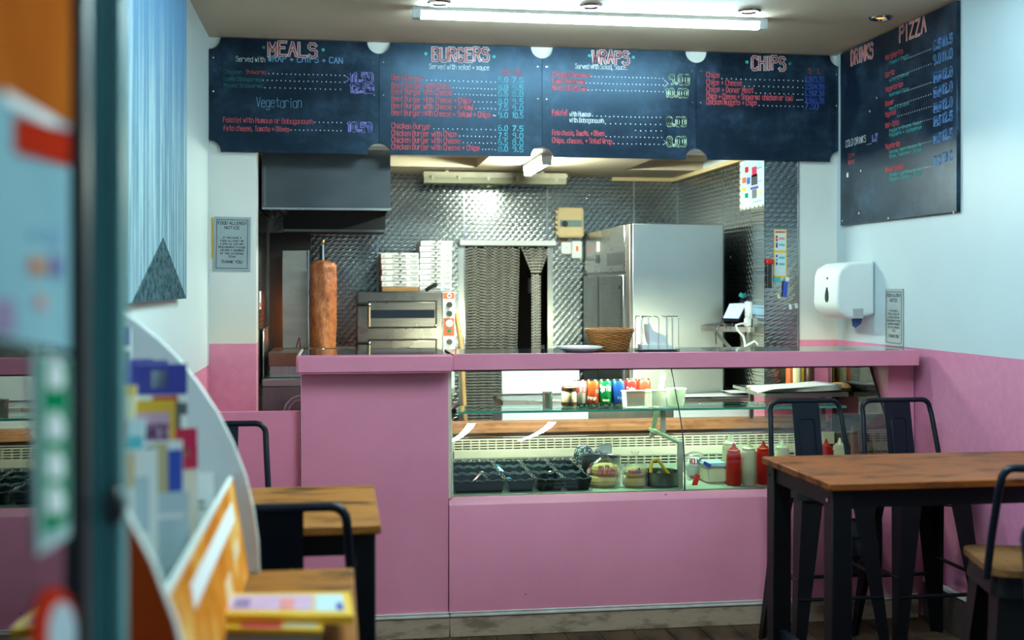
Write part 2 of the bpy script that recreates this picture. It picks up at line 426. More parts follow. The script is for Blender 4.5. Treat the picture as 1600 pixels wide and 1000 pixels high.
# ------------------------------------------------------------------ a one-stroke hand lettering
G = {'A': '022942 1535', 'B': '0209 093948473606 3645433202', 'C': '4839190803123243', 'D': '02092947442202', 'E': '42020949 0636',
 'F': '020949 0636', 'G': '48391908031232434525', 'H': '0209 4249 0646', 'I': '2229', 'J': '3933221203', 'K': '0209 490642', 'L': '090242',
 'M': '0209254942', 'N': '02094249', 'O': '190803123243483919', 'P': '02093948473606', 'Q': '190803123243483919 2442',
 'R': '02093948473606 2642', 'S': '483919080716364543321203', 'T': '0949 2922', 'U': '090312324349', 'V': '092249', 'W': '0912263249',
 'X': '0249 0942', 'Y': '092549 2522', 'Z': '09490242',
 '0': '190803123243483919', '1': '182922', '2': '08193948470242', '3': '08193948473616 364543321203', '4': '32390444', '5': '490906364543321203',
 '6': '3919080312324345361605', '7': '094912', '8': '16070819394847361605031232434536', '9': '4736160708193948433222',
 'a': '4637170603123243 4742', 'b': '0902 0617374643321203', 'c': '4637170603123243', 'd': '4942 4637170603123243', 'e': '05454637170603123243',
 'f': '49392822 1737', 'g': '4741301001 4637170603123243', 'h': '0902 0617374642', 'i': '2722 2829', 'j': '3731201001 3839', 'k': '0902 470542',
 'l': '292332', 'm': '0702 06172622 26374642', 'n': '0702 0617374642', 'o': '170603123243463717', 'p': '0700 0617374643321203',
 'q': '4740 4637170603123243', 'r': '0702 06173746', 's': '46371706153544331203', 't': '29233243 0747', 'u': '0703123243 4742',
 'v': '072247', 'w': '0712253247', 'x': '0742 0247', 'y': '0723 4710', 'z': '07470242',
 '.': '2223', ',': '2311', '+': '2723 0545', '-': '0545', '>': '084502', '/': '0149', "'": '2928', ':': '2223 2627', '&': '42081938250312 43'}
def letter_geo(text, mp, width, height, stroke, jit=0.3, mono=False):
    """flat pen strokes of a line of writing; mp(u, v) gives the place of a point u along the line and v above it (metres)"""
    mb = MB(); adv = []
    x = 0.0; cur = []
    for ch in text:
        if ch == ' ': x += 3.0; continue
        g = G.get(ch)
        if g is None: x += 3; continue
        wd = 2.2 if (ch in "il.,'I1:" and not mono) else 4.0
        ox = -0.9 if wd < 3 else 0
        jy = random.uniform(-jit, jit)
        for pl in g.split(' '):
            pts = [(x+ox+int(pl[i])*1.0, int(pl[i+1])-2+jy) for i in range(0, len(pl)-1, 2)]
            cur.append(pts)
        x += wd+1.5
    total = max(x-1.5, 1e-3); ku = width/total; kv = height/7.0; hw = stroke/2
    for pts in cur:
        P = [(p[0]*ku, p[1]*kv) for p in pts]
        for (a, b) in zip(P[:-1], P[1:]):
            dx, dy = b[0]-a[0], b[1]-a[1]; L = math.hypot(dx, dy)
            if L < 1e-6: continue
            dx /= L; dy /= L; e = hw*0.7
            a2 = (a[0]-dx*e, a[1]-dy*e); b2 = (b[0]+dx*e, b[1]+dy*e); nx, ny = -dy*hw, dx*hw
            q = [mp(a2[0]-nx, a2[1]-ny), mp(b2[0]-nx, b2[1]-ny), mp(b2[0]+nx, b2[1]+ny), mp(a2[0]+nx, a2[1]+ny)]
            mb.add(q, [(0, 1, 2, 3)])
    return mb
CHALK = {}
def ink(name, col):
    if name not in MATS: pm(name, col, tuple(c*0.72 for c in col), 60, 0.75)
    return name
for nm, col in (('chalk_red', (0.72, 0.10, 0.13)), ('chalk_pink', (0.80, 0.26, 0.24)), ('chalk_white', (0.72, 0.80, 0.84)), ('chalk_blue', (0.14, 0.34, 0.75)),
                ('chalk_teal', (0.06, 0.42, 0.42)), ('chalk_lilac', (0.34, 0.32, 0.85)), ('chalk_sky', (0.18, 0.42, 0.66)), ('chalk_green', (0.62, 0.80, 0.55)),
                ('chalk_cyan', (0.10, 0.50, 0.62)), ('chalk_dark_teal', (0.03, 0.20, 0.20)), ('chalk_royal', (0.05, 0.12, 0.60))):
    ink(nm, col)
def write(parent, name, text, O, U, V, width, height, stroke, material, lift=0.0, jit=0.3, mono=False):
    O = Vector(O); U = Vector(U).normalized(); V = Vector(V).normalized(); N = U.cross(V)
    mb = letter_geo(text, lambda a, b: O+U*a+V*b+N*lift, width, height, stroke, jit, mono)
    o = obj(name, mb, material, parent, smooth=False); o['kind'] = 'stuff'; return o

# ------------------------------------------------------------------ dimensions of the place
XL, XR = -0.6085, 2.543          # side walls of the dining room
YW, YK = 5.80, 5.96              # wall with the kitchen opening, front and back face
YBD = 5.778                      # face of the menu boards
YBACK = 7.38                     # kitchen back wall
XKL, XKR = PX(400, YW), PX(1195, YW)     # kitchen side walls
XOP = PX(1247, YW)               # right side of the opening (metal clad jamb starts at XJ)
XJ = PX(1195, YW)
ZC, ZKC = 2.635, 2.140           # ceilings
YF, ZL = 4.885, 1.17             # counter front, ledge top
YFRONT = 1.0

# ------------------------------------------------------------------ room shell
floor = struct('floor', MB().box(XL-.1, XR+.1, 0.6, 9.2, -.10, -.012), 'dark_void')
pl0 = None
Wp = 0.145; i = 0; x = XL-.05
while x < XR+.05:
    y = 0.62-random.uniform(0, .9)
    while y < 5.9:
        L = random.choice((1.1, 1.35, 1.6)); a, b = max(y, .62), min(y+L, 5.95)
        if b-a > .05:
            p = obj('plank', MB().box(x+.0015, min(x+Wp-.0015, XR+.05), a+.001, b-.001, -.012, random.uniform(-.0006, 0)), 'floor_wood', floor, smooth=False)
        y += L
    x += Wp
obj('kitchen_tile_sheet', MB().box(XL, XR, 5.95, 9.1, -.012, -.001), pm('kitchen_floor', (0.10, 0.09, 0.085), None, 5, 0.5), floor)
struct('wall_left', MB().box(XL-.10, XL, YFRONT, 9.2, 0, ZC+.1), 'left_wall_paint')
struct('wall_right', MB().box(XR, XR+.10, YFRONT-.4, 9.2, 0, ZC+.1), 'right_wall_paint')
struct('ceiling', MB().box(XL-.1, XR+.1, YFRONT-.4, YW, ZC, ZC+.08), 'ceiling_paint')
mb = MB(); mb.box(XL, XKL, YW, YK, 0, ZC); mb.box(XOP, XR, YW, YK, 0, ZC); mb.box(XKL, XOP, YW, YK, 2.13, ZC)
mb.box(XJ, XOP, YW+.004, YK, 0, 2.13)
struct('wall_opening', mb, 'opening_wall_paint')
# kitchen: clad back wall with a doorway, clad side walls, stepped ceiling
XD0, XD1 = PX(725, YBACK), PX(855, YBACK); ZD = PZ(384, XD0, YBACK)
mb = MB(); mb.box(XKL-.3, XD0, YBACK, YBACK+.1, 0, 2.4); mb.box(XD1, XR, YBACK, YBACK+.1, 0, 2.4); mb.box(XD0, XD1, YBACK, YBACK+.1, ZD, 2.4)
wb = struct('wall_back', mb, 'kitchen_white')
seams = [XKL-.05, PX(590, YBACK), XD0, XD1, PX(990, YBACK), XKR]
for a, b in zip(seams[:-1], seams[1:]):
    z0 = ZD if abs(a-XD0) < 1e-6 else 0.02
    obj('cladding_panel', MB().box(a+.001, b-.001, YBACK-.006, YBACK, z0+.001, ZKC), 'embossed_steel_x', wb, smooth=False)
    obj('joint_strip', MB().box(b-.006, b+.006, YBACK-.010, YBACK-.006, z0, ZKC-.01, .001, 1), 'chrome', wb)
wk = struct('wall_kitchen_right', MB().box(XKR+.006, XKR+.05, YK, YBACK, 0, 2.4), 'kitchen_white')
YS = PY(1130, XKR)
for a, b in ((YK, YS), (YS, YBACK)):
    obj('cladding_panel', MB().box(XKR, XKR+.006, a+.001, b-.001, .02, ZKC), 'embossed_steel_y', wk, smooth=False)
obj('joint_strip', MB().box(XKR-.004, XKR, YS-.006, YS+.006, .02, ZKC-.01, .001, 1), 'chrome', wk)
for z in (2.11, 2.02, 1.91, 1.80, 1.61):
    obj('rivet', MB().disc((XKR, PY(1141, XKR), z), (-1, 0, 0), .006, .003, 10), 'chrome', wk)
wl2 = struct('wall_kitchen_left', MB().box(XKL-.05, XKL-.006, YK, YBACK, 0, 2.4), 'kitchen_white')
obj('cladding_panel', MB().box(XKL-.006, XKL, YK, YBACK, .02, ZKC), 'embossed_steel_y', wl2, smooth=False)
wj = struct('wall_jamb', MB().box(XJ-.002, XOP, YW-.002, YW+.003, 0.9, 2.13).box(XJ-.004, XJ-.0005, YW-.002, YK+.01, 0.9, 2.13), 'embossed_steel_x', smooth=False)
obj('edge_strip', MB().box(XOP-.004, XOP+.004, YW-.006, YW-.0005, .9, 2.12, .001, 1), 'steel', wj)
# ceiling of the kitchen with two shallow trays
Xa, Xb, Yt = PX(745, 6.83), PX(984, 6.78), 6.85
mb = MB(); mb.box(XKL-.1, XR, Yt, YBACK, ZKC, ZKC+.12); mb.box(Xa, Xb, YK, Yt, ZKC, ZKC+.12)
mb.box(XKL-.1, Xa, YK, Yt, ZKC+.055, ZKC+.12); mb.box(Xb, XR, YK, Yt, ZKC+.055, ZKC+.12)
struct('ceiling_kitchen', mb, 'kitchen_ceiling_paint')
struct('trim_1', MB().box(PX(960, 7.3), XKR-.031, YBACK-.03, YBACK-.006, ZKC-.022, ZKC), 'beige_plastic')
struct('trim_2', MB().box(XKR-.03, XKR-.001, YK+.05, YBACK-.03, ZKC-.022, ZKC), 'beige_plastic')
# store room behind the doorway
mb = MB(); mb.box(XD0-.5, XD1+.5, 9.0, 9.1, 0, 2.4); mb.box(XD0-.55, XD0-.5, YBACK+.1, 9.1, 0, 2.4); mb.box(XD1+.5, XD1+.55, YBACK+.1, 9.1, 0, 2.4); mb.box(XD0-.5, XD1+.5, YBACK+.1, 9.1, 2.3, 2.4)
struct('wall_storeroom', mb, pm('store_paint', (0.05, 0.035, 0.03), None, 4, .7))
# doorway lining and rail of the curtain
mb = MB(); mb.box(XD0-.035, XD0, YBACK-.014, YBACK+.1, 0, ZD); mb.box(XD1, XD1+.035, YBACK-.014, YBACK+.1, 0, ZD)
struct('door_1', mb, 'steel')
# right wall skirting and counter skirting
br = struct('baseboard_right', MB().box(XR-.018, XR, 1.0, YF-.03, 0, .165, .003, 1), pm('dull_wood', (0.055, 0.04, 0.035), None, 12, .5))
obj('moulding', MB().box(XR-.024, XR-.001, 1.0, YF-.03, .165, .185, .004, 2), 'trim_white', br)
struct('baseboard_left', MB().box(XL, XL+.018, 1.1, YF, 0, .12, .003, 1), 'raw_wood')

# ------------------------------------------------------------------ ceiling lamps
def batten(name, label, p0, p1, material, wd=.05, drop=.045, group=None):
    """a closed LED batten: tray on the ceiling, end caps, glowing diffuser"""
    p0 = Vector(p0); p1 = Vector(p1); d = (p1-p0).normalized(); n = Vector((-d.y, d.x, 0))
    r = thing(name, label, 'lamp', (p0+p1)/2, 0, group)
    def slab(a, b, w0, w1, z0, z1):
        return MB().hexa([a-n*w0+Vector((0, 0, z0)), b-n*w0+Vector((0, 0, z0)), b+n*w0+Vector((0, 0, z0)), a+n*w0+Vector((0, 0, z0))],
                         [a-n*w1+Vector((0, 0, z1)), b-n*w1+Vector((0, 0, z1)), b+n*w1+Vector((0, 0, z1)), a+n*w1+Vector((0, 0, z1))])
    obj('tray', slab(p0, p1, wd/2, wd/2, -.016, 0), 'white_plastic', r)
    prof = [(-wd*.46, -.014), (-wd*.46, -drop*.6), (-wd*.25, -drop), (wd*.25, -drop), (wd*.46, -drop*.6), (wd*.46, -.014)]
    mb = MB(); a, b = p0+d*.035, p1-d*.035
    mb.add([a+n*q[0]+Vector((0, 0, q[1])) for q in prof]+[b+n*q[0]+Vector((0, 0, q[1])) for q in prof], [(k, k+1, 7+k, 6+k) for k in range(5)]+[(5, 4, 3, 2, 1, 0), (6, 7, 8, 9, 10, 11)])
    obj('diffuser', mb, material, r)
    for a, b in ((p0, p0+d*.035), (p1-d*.035, p1)):
        obj('end_cap', slab(a, b, wd*.4, wd/2, -drop-.002, -.012), 'white_plastic', r)
    return r
zb = ZC
p0 = atZ(645, 16, ZC-.02); p1 = atZ(1192, 40, ZC-.02); yl = (p0.y+p1.y)/2
batten('ceiling_batten_lamp', 'long bright white ceiling strip lamp above the counter', (p0.x, yl, ZC), (p1.x, yl, ZC), 'room_tube_light')
for X, nm in ((0.80, 'left'), (1.30, 'right')):
    batten('ceiling_batten_lamp', 'strip lamp over the tables mirrored in the case glass, %s row' % nm, (X, 1.9, ZC), (X, 3.7, ZC), 'dining_tube_light', group='strip lamps over the tables')
batten('kitchen_batten_lamp', 'short bright strip lamp on the kitchen ceiling pointing to the back wall', (PX(826, 6.62), 6.66, ZKC), (PX(826, 6.62), 6.02, ZKC), 'kitchen_tube_light', .055, .062)
def downlight(px, py, label, lamp):
    c = atZ(px, py, ZC-.004); r = thing('downlight', label, 'downlight', (c.x, c.y, ZC), 0, 'recessed spots in the ceiling')
    ring = MB().lathe([(.030, -.004), (.036, -.010), (.046, -.010), (.052, -.003), (.052, -.0005), (.030, -.0005)], (0, 0, 0), 24)
    obj('bezel', ring, 'chrome', r, local=True)
    obj('bulb', MB().lathe([(.001, -.006), (.018, -.005), (.029, -.001)], (0, 0, 0), 18), lamp, r, local=True)
downlight(687, 5, 'recessed chrome ceiling spot at the left end of the strip lamp', 'pale_lamp')
downlight(923, 10, 'recessed chrome ceiling spot behind the middle of the strip lamp', 'pale_lamp')
downlight(1170, 18, 'recessed chrome ceiling spot at the right end of the strip lamp', 'pale_lamp')
downlight(1376, 28, 'recessed ceiling spot glowing amber near the right wall board', 'amber_lamp')

# ------------------------------------------------------------------ menu boards
ZB0, ZB1 = 2.089, ZC-.004
def board_outline(x0, x1, z0, z1, r, corners):
    """rectangle whose marked corners are scooped out in quarter circles; corners: bl, br, tr, tl"""
    out = []
    def arc(cx, cz, a0, a1): return [(cx+r*math.cos(a0+(a1-a0)*k/8), cz+r*math.sin(a0+(a1-a0)*k/8)) for k in range(9)]
    out += arc(x0, z0, PI/2, 0) if corners[0] else [(x0, z0)]
    out += arc(x1, z0, PI, PI/2) if corners[1] else [(x1, z0)]
    out += arc(x1, z1, 1.5*PI, PI) if corners[2] else [(x1, z1)]
    out += arc(x0, z1, 0, -PI/2) if corners[3] else [(x0, z1)]
    return out
def menu_board(xs, label):
    x0, x1 = PX(xs[0], YBD), PX(xs[1], YBD)
    r = thing('menu_board', label, 'menu board', ((x0+x1)/2, YBD, ZB0), 0, 'chalk menu boards over the counter')
    obj('panel', MB().prism(board_outline(x0+.001, x1-.001, ZB0, ZB1, .055, (1, 1, 1, 1)), 'y', YBD, YBD+.018), 'chalkboard', r)
    for sx in (x0+.022, x1-.022):
        for z in (2.535, 2.375):
            obj('screw', MB().disc((sx, YBD, z), (0, -1, 0), .0042, .002, 8), 'chrome', r)
    return r
def tx(b, s, x0, x1, y, h, material, stroke=2.0, yr=None, name='chalk_line', lift=.0012, jit=.3, Y=YBD):
    """chalk writing on a board that faces the room: from x0 to x1 of the picture, standing on row y, h rows tall"""
    X0, X1 = PX(x0, Y), PX(x1, Y); k = dep(X0, Y)/FPX
    return write(b, name, s, (X0, Y, PZ(y, X0, Y)), (1, 0, 0), (0, 0, 1), X1-X0, h*k, stroke*k*(.72 if name == 'chalk_line' else .85), material, lift, jit)
def dots(b, x0, x1, y, n, material='chalk_white', s=1.5, Y=YBD, name='leader_dots'):
    mb = MB()
    for i in range(n):
        x = x0+(x1-x0)*i/max(1, n-1); X = PX(x, Y); X0 = PX(x0, Y); k = dep(X, Y)/FPX*s/2; z = PZ(y, X0, Y)
        z += random.uniform(-.001, .001)
        mb.add([(X-k, Y-.0012, z-k), (X+k, Y-.0012, z-k), (X+k, Y-.0012, z+k), (X-k, Y-.0012, z+k)], [(0, 1, 2, 3)])
    o = obj(name, mb, material, b, smooth=False); o['kind'] = 'stuff'
def ttl(b, s, x0, x1, y, h):
    sd = sum(map(ord, s))
    random.seed(sd); tx(b, s, x0, x1, y, h, 'chalk_white', 5.4, name='title_outline', jit=.5, lift=.0010)
    random.seed(sd); tx(b, s, x0, x1, y, h, 'chalk_pink', 3.6, name='title', jit=.5, lift=.0016)
    random.seed(sd); tx(b, s, x0, x1, y, h, 'chalkboard', 1.0, name='title_core', jit=.5, lift=.0022)
def big(b, s, x0, x1, y, h, m1):
    sd = sum(map(ord, s))
    random.seed(sd); tx(b, s, x0, x1, y, h, m1, 4.2, name='price', jit=.1, lift=.0010)
    random.seed(sd); tx(b, s, x0, x1, y, h, 'chalkboard', 1.5, name='price_core', jit=.1, lift=.0016)
def spot(b, x, y, Y=YBD, m='chalk_teal', r=2.6):
    c = at(x, y, Y); obj('chalk_dot', MB().disc(c, (0, -1, 0), r*dep(c.x, Y)/FPX, .001, 12), m, b)

b = menu_board((326, 592), 'chalk menu board headed MEALS at the left end of the row')
ttl(b, 'MEALS', 420, 494, 87, 21); spot(b, 412, 74, m='chalk_dark_teal'); spot(b, 505, 78)
tx(b, 'Served with', 369, 414, 96, 8, 'chalk_white', 1.0); tx(b, 'WRAP + CHIPS + CAN', 419, 535, 96, 9, 'chalk_sky', 1.9)
tx(b, 'Chicken', 350, 378, 115, 6, 'chalk_dark_teal', .8); tx(b, 'Shawarma', 384, 416, 115, 6, 'chalk_red', .8)
tx(b, 'Lamb Shawarma', 350, 408, 126, 6, 'chalk_dark_teal', .7); tx(b, 'Mixed Shawarma', 350, 410, 136, 6, 'chalk_dark_teal', .7)
dots(b, 420, 538, 115, 18); dots(b, 411, 538, 125.5, 19); dots(b, 414, 532, 137, 16)
tx(b, '>', 539, 546, 129, 13, 'chalk_lilac', 1.0)
big(b, '11.50', 548, 582, 127, 13, 'chalk_lilac'); big(b, '12.50', 548, 583, 144, 12, 'chalk_lilac')
tx(b, 'Vegetarian', 401, 471, 167, 15, 'chalk_sky', .9)
tx(b, 'Falafel with Humous or Babaganoush', 349, 489, 191, 8, 'chalk_red', 1.2); dots(b, 492, 533, 191, 7)
tx(b, 'Feta cheese, Tomato + Olives', 350, 452, 204, 8, 'chalk_red', 1.2); dots(b, 455, 533, 203, 13)
big(b, '10.50', 544, 580, 205, 13, 'chalk_lilac')

b = menu_board((592, 847), 'chalk menu board headed BURGERS between MEALS and WRAPS')
ttl(b, 'BURGERS', 676, 763, 94, 20); spot(b, 665.5, 84); spot(b, 772, 88.5)
tx(b, 'Served with salad + sauce', 671, 764, 107.5, 7.5, 'chalk_white', 1.5)
for x, s in ((789, '1/4'), (808, '1/2')):
    tx(b, s, x-3, x+4, 113, 7, 'chalk_red', 1.0); tx(b, 'Pound', x-6, x+8, 117.5, 4, 'chalk_red', .9)
rows = [('Beef Burger', 662, 125, 16, '6.0', '7.5'), ('Beef Burger with Chips', 703, 137, 13, '8.0', '9.5'), ('Beef Burger with Cheese', 706, 147, 12, '6.5', '8.0'),
        ('Beef Burger with Cheese + Chips', 736, 158.5, 6, '8.0', '9.5'), ('Beef Burger with Cheese + Salami', 739, 169, 6, '7.5', '9.0'),
        ('Beef Burger with Cheese + Salami + Chips', 766, 180, 3, '9.0', '10.5'), None,
        ('Chicken Burger', 673, 200.5, 14, '6.0', '7.5'), ('Chicken Burger with Chips', 713, 212, 10, '7.5', '9.0'), ('Chicken Burger with Cheese', 719, 222.5, 9, '6.5', '8.0'),
        ('Chicken Burger with Cheese + Chips', 749, 233, 5, '8.0', '9.5')]
for rw in rows:
    if rw is None: continue
    s, xe, y, n, a, c_ = rw
    tx(b, s, 612, xe, y, 8.5, 'chalk_red', 1.6); dots(b, xe+5, 774, y+.5, n)
    tx(b, a, 779, 793, y+3.5, 8, 'chalk_cyan', 1.6, name='price'); tx(b, c_, 801, 817, y+4, 8, 'chalk_cyan', 1.6, name='price')

b = menu_board((847, 1088), 'chalk menu board headed WRAPS between BURGERS and CHIPS')
ttl(b, 'WRAPS', 926, 982, 98, 19); spot(b, 921, 87); spot(b, 989.5, 89.5)
tx(b, 'Served with Salad, Sauce.', 899, 980, 107, 7.5, 'chalk_white', 1.5)
for s, xe, y, n in (('Chicken Shawarma', 921, 119.5, 20), ('Lamb Shawarma', 913, 130, 21), ('Mixed Shawarma', 916, 140.5, 20)):
    tx(b, s, 863, xe, y, 8, 'chalk_red', 1.6); dots(b, xe+3, 1036, y, n)
tx(b, '>', 1038, 1044, 136, 12, 'chalk_white', 1.0); tx(b, '>', 1037, 1041, 226, 8, 'chalk_white', 1.0)
big(b, '9.00', 1046, 1076, 131, 14, 'chalk_green'); big(b, '10.00', 1041, 1074, 151, 12, 'chalk_green')
tx(b, 'Falafel', 863, 886, 180, 8.5, 'chalk_red', 1.7); tx(b, 'with Humous', 890, 923, 181.5, 7, 'chalk_white', 1.4); dots(b, 926, 1032, 181.5, 17)
tx(b, 'with Babaganoush', 890, 943, 191, 7, 'chalk_white', 1.4); dots(b, 946, 1032, 193, 12); dots(b, 993, 1033, 204, 6)
big(b, '8.00', 1043, 1071, 196.5, 13, 'chalk_green'); big(b, '8.00', 1043, 1071, 228, 14, 'chalk_green')
tx(b, 'Feta cheese, Tomato, + Olives', 863, 944, 211, 8, 'chalk_red', 1.6); dots(b, 947, 1034, 213.5, 14)
tx(b, 'Chips, cheese, + Salad Wrap', 863, 956, 223, 8, 'chalk_red', 1.6); dots(b, 959, 1036, 224.5, 12)

b = menu_board((1088, 1313), 'chalk menu board headed CHIPS at the right end of the row')
ttl(b, 'CHIPS', 1175, 1226, 108, 20); spot(b, 1167, 97); spot(b, 1234, 99.5, m='chalk_dark_teal')
for s, xe, y, n in (('Chips', 1124, 121, 18), ('Chips + Cheese', 1159, 132.5, 13), ('Chips + Doner Meat', 1177, 143.5, 11), ('Chips + Cheese + Shawarma (chicken or lamb)', 1241, 154, 4), ('Chicken Nuggets + Chips', 1182, 163, 11)):
    tx(b, s, 1104, xe, y, 8.5, 'chalk_red', 1.5); dots(b, xe+4, 1254, y+2, n)
tx(b, 'S', 1263, 1267, 115, 8, 'chalk_red', 1.0); tx(b, 'L', 1278, 1281, 115, 8, 'chalk_red', 1.0)
for k, (a, c_) in enumerate((('2.50', '3.50'), ('3.50', '4.50'), ('6.50', '7.50'), ('7.50', '8.50'))):
    tx(b, a, 1258, 1271, 128+k*11, 8, 'chalk_royal', 1.8, name='price'); tx(b, c_, 1273, 1287, 128+k*11, 8, 'chalk_royal', 1.8, name='price')
tx(b, '7.50', 1258, 1278, 170, 9, 'chalk_royal', 1.8, name='price')

# the board on the right wall
XB2 = XR-.018
ya, yb_ = PY(1313, XB2), PY(1495, XB2)
b2 = thing('menu_board', 'tall chalk menu board headed DRINKS and PIZZA on the right wall', 'menu board', (XB2, (ya+yb_)/2, 1.755))
obj('panel', MB().box(XB2, XR-.001, yb_, ya, 1.755, ZC-.006, .002, 1), 'chalkboard', b2)
def tw(s, x0, x1, y, h, material, stroke=1.6, name='chalk_line', lift=.0012, jit=.3):
    """writing on the right wall board; x0, x1, y: where the line begins, ends and stands in the picture"""
    p = atX(x0, y, XB2); q = atX(x1, y, XB2); k = dep(p.x, (p.y+q.y)/2)/FPX
    return write(b2, name, s, p, (0, -1, 0), (0, 0, 1), p.y-q.y, h*k, stroke*k*1.3, material, lift, jit)
def ttw(s, x0, x1, y, h):
    sd = sum(map(ord, s))
    for m_, st, nm, lf in (('chalk_white', 3.4, 'title_outline', .001), ('chalk_pink', 2.6, 'title', .0016)):
        random.seed(sd); tw(s, x0, x1, y, h, m_, st, nm, lf, .4)
def bgw(s, x0, x1, y, h, m_='chalk_blue'):
    sd = sum(map(ord, s))
    random.seed(sd); tw(s, x0, x1, y, h, m_, 2.8, 'price', .001, .1)
    random.seed(sd); tw(s, x0, x1, y, h, 'chalkboard', .8, 'price_core', .0016, .1)
def dtw(x0, x1, y, n):
    p = atX(x0, y, XB2); q = atX(x1, y, XB2); mb = MB(); k = .0022
    for i in range(n):
        Y = p.y+(q.y-p.y)*i/(n-1); mb.add([(XB2-.0012, Y+k, p.z-k), (XB2-.0012, Y-k, p.z-k), (XB2-.0012, Y-k, p.z+k), (XB2-.0012, Y+k, p.z+k)], [(0, 1, 2, 3)])
    o = obj('leader_dots', mb, 'chalk_white', b2, smooth=False); o['kind'] = 'stuff'
ttw('DRINKS', 1330, 1364, 103, 22); ttw('PIZZA', 1406, 1447, 67, 24)
pz = [('Margherita', 'Cheese & Tomato', 94, 1411, '8.5', '10.5', 78), ('Garlic', 'with cheese', 121, 1398, '9.0', '11.0', 101), ('Vegetarian', 'Mushroom & Onion', 144, 1411, '10.0', '12.0', 129),
      ('Doner', 'Meat & Onions', 166, 1397, '10.0', '12.0', 152), ('Pepperoni', '', 183, 1400, '10.0', '12.0', 176), ('Hot + Spicy', 'Peppers, Onions, Sweet Peppers + Jalapenos', 200, 1405, '10.5', '12.5', 197),
      ('Vegetarian', 'Mushrooms, Peppers, Sweetcorn, Red Onion, Tomatoes + Olives', 233, 1406, '10.5', '12.5', 224), ('House Special', 'Chicken + Lamb Shawarma, Red Peppers, Onions + Olives', 269, 1412, '11.0', '13.0', 258)]
for s, sub, y, xe, a, c_, yp in pz:
    tw(s, 1384, xe, y, 7.5, 'chalk_red', 1.1)
    if sub:
        words_ = sub.split(' '); nl = 1 if len(sub) < 20 else 2; m_ = (len(words_)+nl-1)//nl
        for k in range(nl): tw(' '.join(words_[k*m_:(k+1)*m_]), 1390, 1420 if nl == 1 else 1440, y+7+k*7, 5, 'chalk_teal', .8)
    dtw(xe+3, 1455, y-1, 16)
    bgw(a, 1459, 1470, yp, 13); bgw(c_, 1473, 1488, yp-6, 13)
tw('COLD DRINKS', 1322, 1353, 230, 10, 'chalk_white', 1.0); dtw(1355, 1361, 226, 3); bgw('1.5', 1363, 1371, 221, 9, 'chalk_lilac')
tw('Cans', 1326, 1335, 247, 7, 'chalk_red', .7); tw('Water', 1326, 1336, 257, 7, 'chalk_red', .7)
for x, y in ((1345, 267), (1342, 333), (1370, 153), (1359, 174), (1388, 341), (1316, 345), (1490, 332)):
    p = atX(x, y, XB2); obj('chalk_fleck', MB().disc(p, (-1, 0, 0), .005, .001, 8), 'chalk_white', b2)
p = atX(1324, 277, XB2); obj('sticker', MB().box(XB2-.001, XB2, p.y-.012, p.y+.006, p.z, p.z+.022), 'white_plastic', b2)

# ------------------------------------------------------------------ allergy notices
def notice(name, label, O, U, V, W, Hh):
    O, U, V = Vector(O), Vector(U), Vector(V); N = U.cross(V)
    r = thing(name, label, 'notice', O, 0, 'allergy notices')
    def pl(a0, a1, b0, b1, l0, l1): return MB().hexa([O+U*a+V*b_+N*l0 for a, b_ in ((a0, b0), (a1, b0), (a1, b1), (a0, b1))], [O+U*a+V*b_+N*l1 for a, b_ in ((a0, b0), (a1, b0), (a1, b1), (a0, b1))])
    obj('plate', pl(0, W, 0, Hh, 0, .004), 'plaque_grey', r)
    m_ = W*.075; l = .0045
    for a0, a1, b0, b1 in ((m_, W-m_, m_, m_+.0025), (m_, W-m_, Hh-m_-.0025, Hh-m_), (m_, m_+.0025, m_, Hh-m_), (W-m_-.0025, W-m_, m_, Hh-m_)):
        obj('border_line', pl(a0, a1, b0, b1, .004, .0048), 'ink', r, smooth=False)
    for s, cy, hh, k in (('FOOD ALLERGY', .86, .050, .76), ('NOTICE', .775, .050, .40), ('IF YOU HAVE A', .60, .032, .50), ('FOOD ALLERGY OR', .542, .032, .62), ('A SPECIAL DIETARY', .484, .032, .64),
                         ('REQUIREMENT PLEASE', .426, .032, .72), ('INFORM A MEMBER', .368, .032, .64), ('OF THE CATERING', .310, .032, .62), ('TEAM', .252, .032, .18), ('THANK YOU', .15, .048, .56)):
        write(r, 'notice_line', s, O+U*(W*(1-k)/2)+V*(Hh*cy), U, V, W*k, Hh*hh, .0024 if hh > .04 else .0016, 'ink', .0048, 0)
    return r
p = at(333, 423.5, YW-.001); q = at(391, 423.5, YW-.001)
notice('allergy_notice', 'grey FOOD ALLERGY NOTICE plate on the left pier', p, (1, 0, -.012), (.012, 0, 1), q.x-p.x, 85*dep(p.x, YW)/FPX)
obj('yellow_edge', MB().box(p.x-.008, p.x-.001, YW-.003, YW-.0005, p.z+.06, p.z+.255), 'yellow_plastic', [o for o in bpy.data.objects if o.name == 'allergy_notice'][0])
p = atX(1384, 541, XR-.001); q = atX(1412, 541, XR-.001)
notice('allergy_notice', 'grey FOOD ALLERGY NOTICE plate on the right wall above the ledge', (p.x, p.y, ZL+.002), (0, -1, 0), (0, 0, 1), p.y-q.y, .265)

